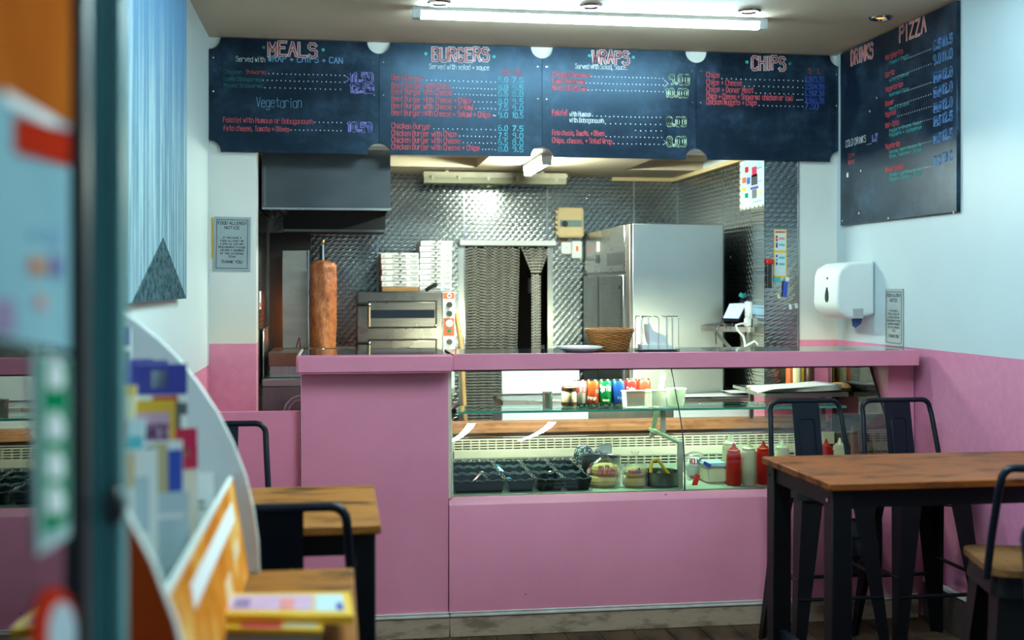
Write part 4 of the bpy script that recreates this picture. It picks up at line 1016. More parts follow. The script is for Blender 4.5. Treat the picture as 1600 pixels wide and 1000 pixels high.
def napkins():
    Y = 5.02; X = PX(1026, Y); r = thing('napkin_holder', 'chrome wire napkin holder on the ledge beside the basket', 'napkin holder', (X, Y, ZL+.0005))
    W_, D_, h = .088, .05, .150
    obj('base_ring', MB().tube([(-W_, -D_, .004), (W_, -D_, .004), (W_, D_, .004), (-W_, D_, .004)], .003, 6, True), 'chrome', r, local=True)
    for x0 in (-.082, -.050, -.004, .034, .058, .084):
        pts = [(x0, -D_, .004), (x0, -D_, h-.012), (x0, -D_+.010, h-.002), (x0, D_-.010, h-.002), (x0, D_, h-.012), (x0, D_, .004)] if abs(x0) > .045 else \
              [(x0, -D_, .004), (x0, -D_, h-.012), (x0-.006, -D_+.006, h-.003), (x0-.02, -D_+.012, h-.001)]
        obj('wire_hoop', MB().tube(pts, .0020, 6), 'chrome', r, local=True)
    for sx in (-1, 1):
        obj('wire_rail', MB().tube([(sx*W_*.95, -D_, h-.002), (sx*W_*.42, -D_, h-.002)], .0020, 6), 'chrome', r, local=True)
    obj('tray_sheet', MB().box(-W_, W_, -D_, D_, .001, .004), 'steel_dark', r, local=True)
    nk = thing('paper_napkins', 'folded white paper napkins leaning inside the wire holder', 'napkins', (X, Y, ZL+.0055))
    obj('stack', MB().prism([(-.075, 0), (.078, 0), (.050, .016), (-.03, .020), (-.075, .020)], 'y', -.040, .040), 'paper_white', nk, local=True)
    obj('folded_sheet', MB().prism([(-.035, .020), (.052, .017), (.035, .052), (.012, .068), (-.022, .078), (-.036, .112), (-.050, .108), (-.048, .07), (-.040, .03)], 'y', -.030, .030), 'paper_white', nk, local=True)
napkins()

# ------------------------------------------------------------------ kitchen: hood, grill, steel bench on the left
YH0 = 6.05
hx0, hx1 = XKL+.012, PX(610, YH0); hz = PZ(326, PX(500, YH0), YH0)
hd = thing('extractor_hood', 'dark stainless extractor hood over the kebab grill', 'extractor hood', ((hx0+hx1)/2, YH0+.4, hz))
mb = MB(); mb.box(hx0, hx1, YH0, YH0+.006, hz, ZKC+.05); mb.box(hx1-.006, hx1, YH0+.006, 6.95, hz, ZKC-.002); mb.box(hx0, hx0+.006, YH0+.006, 6.95, hz, ZKC-.002)
obj('canopy', mb, steel_mat('hood_steel', (0.11, 0.12, 0.13), .33, (1, 1, 2)), hd, smooth=False)
obj('lower_lip', MB().box(hx0, hx1+.004, YH0-.004, YH0+.012, hz-.008, hz+.006, .002, 1), 'steel', hd)
obj('seam_strip', MB().box(PX(414, YH0)-.003, PX(414, YH0)+.003, YH0-.003, YH0, hz+.01, 2.05), 'steel_dark', hd)
xf1 = PX(601, 6.7); zf = PZ(362, PX(520, 6.6), 6.6)
obj('filter_housing', MB().box(hx0+.08, xf1, 6.60, 6.96, zf, ZKC-.004), 'dark_void', hd)
obj('housing_edge', MB().box(hx0+.08, xf1, 6.592, 6.60, zf, zf+.012), 'steel_dark', hd)
for k in range(3):
    obj('baffle', MB().obox((PX(428+9*k, 6.35), 6.4, 1.86), (.018, .3, .05), (0, .5, 0)), 'steel_dark', hd)
# bench
bx0, bx1 = XKL+.012, PX(556, 6.2); by0, by1 = 6.06, 6.85
bn = thing('steel_bench', 'stainless steel cooking bench under the kebab grill', 'bench', ((bx0+bx1)/2, by0, 0))
zt = PZ(592, PX(440, by0), by0)
obj('bench_top', MB().box(bx0, bx1, by0, by1, zt-.04, zt, .004, 1), 'steel_h', bn)
obj('apron', MB().box(bx0, bx1, by0+.012, by0+.03, zt-.16, zt-.041), 'steel_dark', bn)
for k in range(2): obj('drawer_front', MB().box(bx0+.01, bx1-.01, by0+.006, by0+.03, zt-.30-.15*k, zt-.175-.15*k, .003, 1), 'steel', bn)
for x in (bx0+.03, bx1-.03):
    for y in (by0+.05, by1-.04): obj('leg', MB().box(x-.02, x+.02, y-.02, y+.02, 0, zt-.16), 'steel_dark', bn)
scn = thing('steel_column', 'narrow steel box standing on the bench beside the left pier', 'box', (bx0, 6.3, zt))
obj('casing', MB().box(bx0, PX(413, 6.15), 6.10, 6.5, zt+.0005, zt+.24, .003, 1), 'steel', scn)
obj('lid', MB().box(bx0, PX(413, 6.15)+.004, 6.096, 6.504, zt+.2405, zt+.25, .002, 1), 'steel_h', scn)
# kebab grill
gx0 = PX(432, 6.5); gz0 = PZ(577, PX(470, 6.12), 6.12); gz1 = gz0+.085
kg = thing('kebab_grill', 'upright kebab grill with steel heat shield and drip tray', 'grill', (PX(500, 6.4), 6.4, zt))
obj('base_box', MB().box(PX(421, 6.13), PX(556, 6.13), 6.13, 6.78, zt, gz0+.02, .004, 1), 'steel', kg)
obj('drip_tray', MB().hexa([(PX(421, 6.12), 6.11, gz0+.02), (PX(556, 6.12), 6.11, gz0+.02), (PX(556, 6.12), 6.74, gz0+.02), (PX(421, 6.12), 6.74, gz0+.02)],
    [(PX(420, 6.12), 6.10, gz1), (PX(558, 6.12), 6.10, gz1), (PX(558, 6.12), 6.76, gz1), (PX(420, 6.12), 6.76, gz1)]), steel_mat('oily_steel', (0.40, 0.30, 0.22), .35), kg)
obj('heat_shield', MB().box(PX(441, 6.52), PX(481, 6.52), 6.52, 6.54, gz1, PZ(391, PX(460, 6.52), 6.52), .003, 1), steel_mat('shield_steel', (0.46, 0.41, 0.36), .34, (1, 1, 3)), kg)
obj('shield_return', MB().box(PX(481.3, 6.52), PX(483.5, 6.52), 6.49, 6.53, gz1, PZ(391, PX(460, 6.52), 6.52)), 'chrome', kg)
obj('burner_back', MB().box(max(PX(416, 6.7), XKL+.015), PX(486, 6.7), 6.66, 6.72, gz1, zf-.005), 'dark_void', kg)
kx, ky = PX(504.5, 6.36), 6.36
obj('spit', MB().tube([(kx, ky, gz1-.01), (kx, ky, PZ(382, kx, ky))], .006, 8), 'chrome', kg)
obj('burner', MB().box(PX(444, 6.56), PX(479, 6.56), 6.560, 6.585, gz1+.03, gz1+.30), emis('burner_glow', (1.0, 0.25, 0.05), 6.0), kg)
obj('spit_knob', MB().ball((kx, ky, PZ(378, kx, ky)), (.009, .009, .017), 10, 8), pm('brass', (0.55, 0.30, 0.08), None, 8, .3, 1.0), kg)
obj('spit_clamp', MB().bar((kx-.012, ky, PZ(384, kx, ky)), (kx-.012, ky, PZ(405, kx, ky)), .012, .012), 'black_metal', kg)
mb = MB(); n, m_ = 40, 34; zb0, zb1 = gz1+.012, PZ(407, kx, ky); vs = []; fs = []
for j in range(m_+1):
    v = j/m_; z = zb0+(zb1-zb0)*v
    rr = .066+.006*math.sin(v*2.5) if v < .94 else .070*math.sqrt(max(.05, 1-((v-.94)/.062)**2*.9))
    for k in range(n):
        q = rr*(1+random.uniform(-.035, .035)+.03*math.sin(k*.9+v*6)); vs.append((kx+q*math.cos(2*PI*k/n), ky+q*math.sin(2*PI*k/n), z))
for j in range(m_):
    for k in range(n): fs.append((j*n+k, j*n+(k+1) % n, (j+1)*n+(k+1) % n, (j+1)*n+k))
fs.append(tuple(m_*n+k for k in range(n))); fs.append(tuple(range(n-1, -1, -1)))
mb.add(vs, fs); kb = obj('doner_kebab', mb, 'kebab_meat', origin=(kx, ky, zb0)); tag(kb, 'tall browned doner kebab cone on the upright spit', 'kebab')
tg = thing('steel_tongs', 'small steel tongs hooked on the drip tray of the kebab grill', 'tongs', at(466, 540, 6.11))
obj('arm', MB().bar(at(463, 543, 6.11), at(467, 528, 6.10), .006, .003, (0, 1, 0)), 'chrome', tg); obj('arm', MB().bar(at(469, 543, 6.11), at(468, 528, 6.10), .006, .003, (0, 1, 0)), 'chrome', tg)
cz = 5.2
cb_ = thing('cable_loop', 'pale looped cables hanging behind the flap gate', 'cable', at(470, 640, cz))
obj('cable', MB().tube([at(443, 645, cz), at(447, 633, cz), at(456, 623, cz), at(466, 619, cz), at(478, 620, cz)], .005, 7), pm('cable_grey', (0.45, 0.36, 0.40), None, 6, .4), cb_)
obj('cable', MB().tube([at(449, 645, cz), at(454, 634, cz), at(462, 626, cz), at(478, 624, cz)], .005, 7), 'cable_grey', cb_)
lb = thing('wall_sticker', 'small white printed sticker on the steel jamb by the left pier', 'sticker', (XKL+.002, 6.0, 1.42))
obj('sheet', MB().box(XKL+.0005, XKL+.0015, 6.03, 6.16, PZ(483, XKL, 6.1), PZ(455, XKL, 6.1)), 'paper_white', lb)
obj('print_block', MB().box(XKL+.0015, XKL+.002, 6.05, 6.14, PZ(480, XKL, 6.1), PZ(473, XKL, 6.1)), 'red_plastic', lb)

# ------------------------------------------------------------------ oven and pizza boxes
YO = 6.70; ox0, ox1 = PX(559, YO), PX(711, YO); ozt = PZ(456, ox0, YO); ozb = ozt-.55
st = thing('oven_stand', 'steel frame stand carrying the pizza oven', 'stand', ((ox0+ox1)/2, YO+.3, 0))
for x in (ox0+.03, ox1-.03):
    for y in (YO+.04, YO+.56): obj('leg', MB().box(x-.018, x+.018, y-.018, y+.018, 0, ozb-.03), 'steel_dark', st)
obj('shelf_top', MB().box(ox0, ox1, YO+.01, YO+.6, ozb-.03, ozb), 'steel', st)
ov = thing('pizza_oven', 'stainless double deck pizza oven with orange control panel', 'oven', ((ox0+ox1)/2, YO, ozb))
xcp = PX(692, YO); 
obj('body', MB().box(ox0, ox1, YO+.012, YO+.60, ozb+.001, ozt, .004, 1), 'steel_h', ov)
obj('face_frame', MB().box(ox0, xcp-.004, YO, YO+.012, ozb+.001, ozt, .002, 1), steel_mat('oven_face', (0.20, 0.185, 0.17), .25, (1, 1, 50)), ov)
dx0, dx1 = PX(576, YO), PX(681, YO)
def P2(x, y): 
    p = at(x, y, YO); return p
for (ya_, yb__) in ((471, 512), (531, 572)):
    z1_, z0_ = PZ(ya_, dx0, YO), PZ(yb__, dx0, YO)
    obj('door_recess', MB().box(dx0-.004, dx1+.006, YO-.002, YO+.001, z0_-.004, z1_+.004), 'dark_void', ov)
    dr = obj('oven_door', MB().box(dx0+.003, dx1-.002, YO-.014, YO-.003, z0_+.003, z1_-.004, .002, 1), 'oven_face', ov)
    obj('door_window', MB().box(dx0+.008, dx1-.008, YO-.0155, YO-.014, z0_+(z1_-z0_)*.36, z0_+(z1_-z0_)*.68), pm('oven_glass', (0.015, 0.02, 0.03), None, 5, .08), dr)
    zc_ = PZ(ya_+5, dx0, YO)
    obj('door_handle', MB().tube([(PX(558, YO), YO-.03, zc_), (PX(574, YO), YO-.03, zc_), (PX(577, YO), YO-.018, zc_)], .008, 8), 'black_metal', dr)
    obj('hinge_rod', MB().tube([(dx0+.004, YO-.022, zc_+.004), (dx0+.004, YO-.022, z0_+.006)], .005, 8), 'beige_plastic', dr)
    obj('hinge_knuckle', MB().ball((dx0+.003, YO-.024, zc_), .011, 10, 8), 'chrome', dr)
    obj('hinge_knuckle', MB().ball((dx1-.002, YO-.018, z0_+.010), .009, 10, 8), 'chrome', dr)
cp = obj('control_panel', MB().box(xcp, ox1-.002, YO-.004, YO+.012, ozb+.002, ozt-.001, .002, 1), 'white_plastic', ov)
for ya_, yb__ in ((457, 467), (497, 525)): obj('panel_print', MB().box(xcp+.003, ox1-.004, YO-.0052, YO-.004, PZ(yb__, xcp, YO), PZ(ya_, xcp, YO)), 'orange_red', cp)
xk = PX(702, YO)
for y in (476, 490, 534, 556): obj('knob', MB().disc((xk, YO-.004, PZ(y, xk, YO)), (0, -1, 0), .0165, .018, 18), 'black_plastic', cp)
obj('thermometer_dial', MB().disc((xk, YO-.005, PZ(505, xk, YO)), (0, -1, 0), .020, .006, 20), 'white_plastic', cp)
obj('dial_needle', MB().bar((xk-.008, YO-.012, PZ(507, xk, YO)), (xk+.006, YO-.012, PZ(503, xk, YO)), .003, .001), 'ink', cp)
obj('badge', MB().disc((xk, YO-.005, PZ(462, xk, YO)), (0, -1, 0), .013, .002, 18), 'white_plastic', cp)
obj('badge_mark', MB().disc((xk, YO-.007, PZ(462, xk, YO)), (0, -1, 0), .007, .001, 12), 'ink_grey', cp)
obj('power_button', MB().box(xk-.009, xk+.009, YO-.010, YO-.005, PZ(519, xk, YO), PZ(515, xk, YO)), 'green_print', cp)
ordn = ['topmost', 'second from the top', 'third from the top', 'fourth from the top', 'fifth from the top', 'sixth from the top', 'seventh from the top', 'eighth from the top', 'ninth from the top']
def pizza_box(xa, xb, Y0, z0, h, label, group):
    r = thing('pizza_box', label, 'pizza box', ((xa+xb)/2, Y0+.16, z0), 0, group); W_ = (xb-xa)/2; dx = random.uniform(-.004, .004); D_ = W_
    obj('carton', MB().box(-W_+dx, W_+dx, -.16, .20, .0003, h-.0015, .002, 1), 'white_card', r, local=True)
    obj('lid_flap', MB().box(-W_*.35+dx, W_*.35+dx, -.1625, -.160, .004, h-.004), 'white_card', r, local=True)
    obj('vent_notch', MB().prism([(-.009+dx, h-.002), (.009+dx, h-.002), (.002+dx, h-.010), (-.002+dx, h-.010)], 'y', -.1640, -.1626), 'ink', r, local=True)
    def wr(s, x, wdt, hh): 
        o = write(r, 'print_line', s, (r.location.x+x+dx, r.location.y-.1632, z0+h*.30), (1, 0, 0), (0, 0, 1), wdt, hh, .0016, 'ink_grey', .0003, .1); 
    wr('fresh & tasty', -W_*.30, W_*.62, h*.36); wr('PIZZA', W_*.55, W_*.36, h*.36); wr('o', -W_*.88, .012, h*.3)
YB_ = YO+.10
zz0 = ozt+.0005
b0, b1 = PX(596, YB_), PX(655, YB_); hk = PZ(448, b0, YB_)-zz0-.001
tag(obj('cardboard_box', MB().box(b0+.003, b1-.002, YB_, YB_+.34, zz0, zz0+hk, .002, 1), 'kraft_card'), 'flat brown cardboard box under the shorter pizza box stack', 'box')
hb = (PZ(394.5, b0, YB_)-PZ(448, b0, YB_))/6
for k in range(6): pizza_box(b0, b1, YB_, zz0+hk+.0005+hb*k, hb-.0005, 'white pizza box, %s in the shorter stack on the oven' % ordn[5-k], 'shorter stack of pizza boxes')
b0, b1 = PX(656.5, YB_+.02), PX(706, YB_+.02); hb2 = (PZ(375.5, b0, YB_)-zz0)/9
for k in range(9): pizza_box(b0, b1, YB_+.02, zz0+hb2*k, hb2-.0005, 'white pizza box, %s in the taller stack on the oven' % ordn[8-k], 'taller stack of pizza boxes')
sp_ = thing('oven_scraper', 'black handled scraper lying on the oven in front of the tall stack', 'scraper', at(665, 455, YO+.03))
obj('handle', MB().tube([at(665, 454, YO+.04), at(674, 448, YO+.03), at(683, 444, YO+.03)], .012, 8), 'black_plastic', sp_)
obj('blade', MB().bar(at(650, 455.0, YO+.05), at(665, 454, YO+.04), .03, .004), 'steel', sp_)
pl_ = tag(obj('wooden_pole', MB().tube([at(713, 490, YO+.1), at(721, 545, YO+.02), (PX(730, 6.65), 6.64, .45), (PX(745, 6.55), 6.55, .02)], .014, 10), pm('pole_wood', (0.62, 0.38, 0.14), (0.5, 0.28, 0.1), 10, .5)), 'long wooden peel handle leaning beside the oven', 'pole')

# ------------------------------------------------------------------ doorway: rail, chain curtain, store room
YR = YBACK-.05
rl = tag(obj('curtain_rail', MB().box(PX(718, YR), PX(868, YR), YR-.012, YR+.04, PZ(383.5, PX(718, YR), YR), PZ(375, PX(718, YR), YR), .003, 1), 'white_plastic'), 'white rail over the doorway holding the chain curtain', 'rail')
zr = PZ(384, PX(725, YR), YR)
def chain(mb, pts, w_=.0037):
    """flat zigzag links along a line"""
    ph = random.uniform(0, .018)
    for (a, b_) in zip(pts[:-1], pts[1:]):
        a = Vector(a); b_ = Vector(b_); a = a+(b_-a).normalized()*ph; L = (b_-a).length; n = max(1, int(L/.018)); d = (b_-a)/n
        for k in range(n):
            p = a+d*k; q = p+d*.86; s_ = Vector((w_, 0, 0)); y_ = Vector((0, .0015, 0)) if k % 2 else Vector((0, -.0015, 0))
            m_ = (p+q)/2
            mb.add([p+y_, m_-s_+y_, q+y_, m_+s_+y_, m_+y_+Vector((0, -.004, 0))], [(0, 1, 4), (1, 2, 4), (2, 3, 4), (3, 0, 4)])
mb = MB()
x0_, x1_ = PX(727, YR), PX(811, YR); nst = 40
for k in range(nst):
    x = x0_+(x1_-x0_)*k/(nst-1); sway = .02*(k/(nst-1))
    yk = YR+.010*math.sin(k*.9); chain(mb, [(x, yk, zr), (x-sway*1.4, yk, .55)])
chain_m = pm('chain_metal', (0.78, 0.75, 0.66), (0.50, 0.49, 0.44), 30, .3)
o = obj('chain_curtain', mb, chain_m, smooth=False, origin=((x0_+x1_)/2, YR, .55)); tag(o, 'hanging metal chain curtain closing the left of the kitchen doorway', 'chain curtain', kind='stuff')
mb = MB(); xt0, xt1 = PX(814, YR), PX(860, YR); xw0, xw1 = PX(831, YR), PX(844, YR); zw = PZ(427, xw0, YR)
for k in range(20):
    u = k/19; a = (xt0+(xt1-xt0)*u, YR+.012*math.sin(k), zr); c_ = (xw0+(xw1-xw0)*u, YR+.012*math.sin(k*1.3), zw)
    chain(mb, [a, c_, (c_[0]+.0, c_[1], .55)])
o = obj('chain_curtain', mb, chain_m, smooth=False, origin=((xt0+xt1)/2, YR, .55)); tag(o, 'gathered chain curtain tied back at the right of the kitchen doorway', 'chain curtain', kind='stuff')
bk = at(851, 520, 8.2); r = thing('store_bucket', 'pale plastic tub half seen through the kitchen doorway', 'tub', (bk.x+.06, 8.2, .75))
obj('drum', MB().lathe([(.001, 0), (.11, 0), (.125, .08), (.125, .22), (.11, .28), (.001, .29)], (0, 0, 0), 20), 'cream_plastic', r, local=True)
tag(obj('store_shelf', MB().box(bk.x-.35, bk.x+.4, 8.0, 8.4, .72, .75), 'dark_brown_trim'), 'dark shelf carrying the pale tub behind the doorway', 'shelf')
tag(obj('store_box', MB().box(PX(826, 8.3), PX(832, 8.3), 8.3, 8.34, PZ(458, .9, 8.3), PZ(435, .9, 8.3), .003, 1), pm('store_grey', (.3, .32, .33), None, 6, .4)), 'small grey box hanging in the dark store room', 'box')

# ------------------------------------------------------------------ switches on the back wall
YQ = YBACK-.0065
def wallbox(x0, x1, y0, y1, D, Y=YQ): 
    a, b_ = PX(x0, Y), PX(x1, Y); return a, b_, PZ(y1, a, Y), PZ(y0, a, Y)
a, b_, c_, d = wallbox(868.5, 908, 325.5, 371.5, .1)
eb = thing('electric_box', 'beige electric fuse box on the embossed back wall', 'fuse box', ((a+b_)/2, YQ, c_))
obj('housing', MB().box(a, b_, YQ-.085, YQ, c_, d, .008, 2), 'beige_plastic', eb)
obj('window_band', MB().box(a+.010, b_-.012, YQ-.0875, YQ-.085, c_+(d-c_)*.35, c_+(d-c_)*.58), 'grey_teal', eb)
obj('rotary_knob', MB().disc((a+.038, YQ-.0875, c_+(d-c_)*.46), (0, -1, 0), .018, .014, 14), 'black_plastic', eb)
for k in range(5): obj('hinge_tab', MB().box(a-.008, a, YQ-.05, YQ-.03, c_+.02+k*.033, c_+.036+k*.033), 'cream_plastic', eb)
for s, xx in ((0, 874), (1, 878), (2, 882)):
    obj('wire', MB().tube([at(xx, 371, YQ-.03), at(xx+2+s, 376, YQ-.03), at(xx+5, 380, YQ-.02)], .004, 6), pm('wire_brown', (.35, .16, .07), None, 8, .5), eb)
a, b_, c_, d = wallbox(876, 891, 378.5, 397, .02); jb = thing('junction_box', 'small blank white junction box under the fuse box', 'junction box', ((a+b_)/2, YQ, c_))
obj('cover', MB().box(a, b_, YQ-.035, YQ, c_, d, .004, 2), 'white_plastic', jb); obj('cover_screw', MB().disc(((a+b_)/2, YQ-.035, (c_+d)/2), (0, -1, 0), .004, .001, 8), 'chrome', jb)
a, b_, c_, d = wallbox(892.3, 908, 377, 403.5, .02); sw = thing('wall_switch', 'white wall switch with red rocker under the fuse box', 'switch', ((a+b_)/2, YQ, c_))
obj('plate', MB().box(a, b_, YQ-.030, YQ, c_, d, .004, 2), 'white_plastic', sw); obj('rocker', MB().box((a+b_)/2-.007, (a+b_)/2+.007, YQ-.036, YQ-.030, c_+.045, c_+.075, .002, 1), 'switch_light', sw)
# unlit tube lamp by the back wall
Y = 7.06; xa, xb = PX(659, Y), PX(885, Y)
fx = thing('tube_lamp', 'dull unlit tube lamp with clear cover above the kitchen doorway', 'lamp', ((xa+xb)/2, Y, ZKC-.03))
obj('tray', MB().box(xa, xb, Y-.05, Y+.05, ZKC-.045, ZKC-.012, .008, 2), pm('aged_plastic', (0.42, 0.38, 0.27), (0.30, 0.27, 0.18), 14, .45), fx)
obj('cover', MB().prism([(-.055+Y, ZKC-.045), (-.042+Y, ZKC-.078), (.042+Y, ZKC-.078), (.055+Y, ZKC-.045)], 'x', xa+.01, xb-.01), milky('aged_cover', (0.50, 0.50, 0.36), .5), fx)
obj('tube', MB().tube([(xa+.03, Y-.02, ZKC-.065), (xb-.03, Y-.02, ZKC-.065)], .013, 10), 'white_plastic', fx)
for k in (.07, .25, .45, .65, .92): obj('clip', MB().box(xa+(xb-xa)*k-.008, xa+(xb-xa)*k+.008, Y-.058, Y-.048, ZKC-.060, ZKC-.036), 'aged_plastic', fx)
for x in (xa+.15, xb-.15): obj('hanger', MB().box(x-.01, x+.01, Y-.01, Y+.01, ZKC-.012, ZKC), 'aged_plastic', fx)

# ------------------------------------------------------------------ fridge
YFR = 6.20; fx0, fx1 = PX(985, YFR), PX(1130, YFR); fz = PZ(349.5, fx0, YFR)
fr = thing('upright_fridge', 'tall stainless upright fridge with doors facing left', 'fridge', ((fx0+fx1)/2, 6.8, 0))
obj('cabinet', MB().box(fx0+.012, fx1, YFR, YBACK-.012, .10, fz, .003, 1), 'fridge_steel', fr)
obj('corner_post', MB().box(fx0-.004, fx0+.0115, YFR+.002, YFR+.085, .10, fz-.002, .002, 1), steel_mat('post_steel', (0.28, 0.25, 0.225), .5), fr)
zd = PZ(428, fx0, YFR+.1)
cpn = obj('control_fascia', MB().box(fx0-.012, fx0+.011, YFR+.088, YBACK-.05, zd+.012, fz-.003, .003, 1), 'steel_h', fr)
obj('vent_panel', MB().box(fx0-.014, fx0-.012, YFR+.12, YFR+.50, zd+.05, zd+.12), 'steel_dark', cpn)
obj('control_display', MB().box(fx0-.015, fx0-.012, YFR+.72, YFR+.80, zd+.07, zd+.12), 'black_plastic', cpn)
obj('maker_badge', MB().box(fx0-.014, fx0-.012, YFR+.70, YFR+.78, zd+.14, zd+.20), 'white_plastic', cpn)
YM = PY(942, fx0)
for y0_, y1_ in ((YFR+.088, YM-.004), (YM+.004, YBACK-.05)):
    d_ = obj('door', MB().box(fx0-.020, fx0+.011, y0_, y1_, .14, zd-.006, .004, 1), steel_mat('door_steel%d' % int(y0_*10), (0.20, 0.215, 0.235), .32, (1, 1, 25)), fr)
    obj('recessed_grip', MB().box(fx0-.023, fx0-.020, y0_+.02, y0_+.045, .9, 1.5), 'black_plastic', d_)
obj('lock', MB().disc((fx0-.02, YFR+.16, zd-.07), (-1, 0, 0), .012, .004, 12), 'black_plastic', fr)
for x in (fx0+.05, fx1-.05):
    for y in (YFR+.06, YBACK-.08): obj('foot', MB().tube([(x, y, 0), (x, y, .10)], .022, 10), 'black_metal', fr)
# wall shelf with the till
ZT = 1.235
sx0, sx1 = PX(1097, 6.17), XKR-.002
ws = thing('wall_shelf', 'stainless wall shelf carrying the till beside the fridge', 'shelf', ((sx0+sx1)/2, 6.1, ZT-.03))
obj('shelf_board', MB().prism([(sx0, 6.188), (sx0+.015, 6.15), (PX(1172, 5.975), 5.975), (sx1, 5.975), (sx1, 6.188)], 'z', ZT-.028, ZT), 'steel_h', ws)
obj('wall_bracket', MB().bar((sx1-.012, 6.10, ZT-.03), (sx1-.012, 6.10, ZT-.2), .02, .02), 'steel_dark', ws)
obj('strut', MB().bar((sx1-.012, 6.10, ZT-.19), (sx1-.16, 6.10, ZT-.032), .016, .016), 'steel_dark', ws)
tp = thing('till_tablet', 'touch screen till with lit screen tilted on the wall shelf', 'till', (PX(1148, 6.08), 6.08, ZT))
q = [at(1130, 497, 6.03), at(1154, 497.5, 6.02), at(1166, 474, 6.12), at(1140, 475, 6.12)]
def plate4(q, th, n):
    n = Vector(n).normalized()*th; return MB().hexa([Vector(p) for p in q], [Vector(p)-n for p in q])
nv = (q[1]-q[0]).cross(q[3]-q[0]).normalized()
if nv.y > 0: nv = -nv
def expand(q, k): 
    c_ = sum(q, Vector())/4; return [c_+(p-c_)*k for p in q]
obj('casing', plate4(expand(q, 1.12), .016, nv), 'black_plastic', tp)
obj('screen', plate4([p+nv*.0015 for p in q], .0012, nv), 'screen_light', tp)
obj('stand_foot', MB().box(PX(1131, 6.08), PX(1163, 6.08), 6.03, 6.15, ZT+.0005, ZT+.014, .004, 1), 'black_plastic', tp)
cr = thing('card_reader', 'black card reader with teal display standing behind the till', 'card reader', at(1162, 480, 6.155))
obj('handset', MB().bar(at(1160, 481, 6.145), at(1168, 455, 6.17), .05, .02, (0, 1, 0)), 'black_plastic', cr)
obj('display', MB().bar(at(1158.5, 465, 6.13), at(1161, 459, 6.13), .035, .004, (0, 1, 0)), 'teal_plastic', cr)
obj('holder_arm', MB().tube([at(1162, 482, 6.155), at(1172, 478, 6.155), at(1177, 470, 6.175), at(1174, 462, 6.175)], .009, 7), 'black_plastic', cr)
obj('holder_post', MB().tube([at(1163, 481, 6.155), (PX(1163, 6.155), 6.155, ZT)], .012, 8), 'black_plastic', cr)
a, b_ = PX(1178.5, 6.04), XKR-.006
rt = thing('white_router', 'white router box standing at the right end of the wall shelf', 'router', ((a+b_)/2, 6.04, ZT))
obj('case_shell', MB().box(a, min(b_, XKR-.008), 5.985, 6.09, ZT+.0005, PZ(469, a, 6.04), .008, 2), 'white_plastic', rt)
obj('port', MB().box(b_-.02, min(b_, XKR-.008)-.002, 5.982, 5.985, ZT+.02, ZT+.035), 'ink_grey', rt)
ad = thing('plug_adapter', 'small white plug adapter with prongs beside the router', 'adapter', (PX(1168, 6.0), 5.995, ZT))
obj('block', MB().box(PX(1163, 6.0), PX(1173, 6.0), 5.98, 6.012, ZT+.0005, ZT+.045, .006, 1), 'white_plastic', ad)
obj('prong', MB().bar((PX(1166, 6.0), 5.995, ZT+.045), (PX(1165, 6.0), 5.995, ZT+.075), .008, .006), 'white_plastic', ad)
obj('prong', MB().bar((PX(1170, 6.0), 5.995, ZT+.045), (PX(1171, 6.0), 5.995, ZT+.07), .008, .006), 'white_plastic', ad)
tag(obj('white_cable', MB().tube([at(1170, 505, 6.0), at(1158, 506, 5.97), at(1150, 508, 5.965), at(1152, 515, 5.96), at(1162, 526, 5.96), at(1164, 536, 5.96), at(1163, 541, 5.96), at(1172, 537, 5.96), at(1180, 533, 5.94), at(1184, 537, 5.9), at(1188, 545, 5.88)], .006, 8), 'white_plastic'), 'thick white cable hanging in a loop from the wall shelf', 'cable')
tag(obj('black_cable', MB().tube([at(1130, 500, 6.0), at(1122, 512, 5.97), at(1118, 522, 5.97), at(1119, 538, 5.97)], .003, 6), 'black_plastic'), 'thin black cable hanging from the left of the wall shelf', 'cable')
tag(obj('black_cable', MB().tube([at(1131, 503, 5.99), at(1135, 514, 5.965), at(1137, 505, 5.965), at(1141, 515, 5.965), at(1145, 504, 5.965)], .0025, 6), 'black_plastic'), 'thin black cable looping over the front of the wall shelf', 'cable')

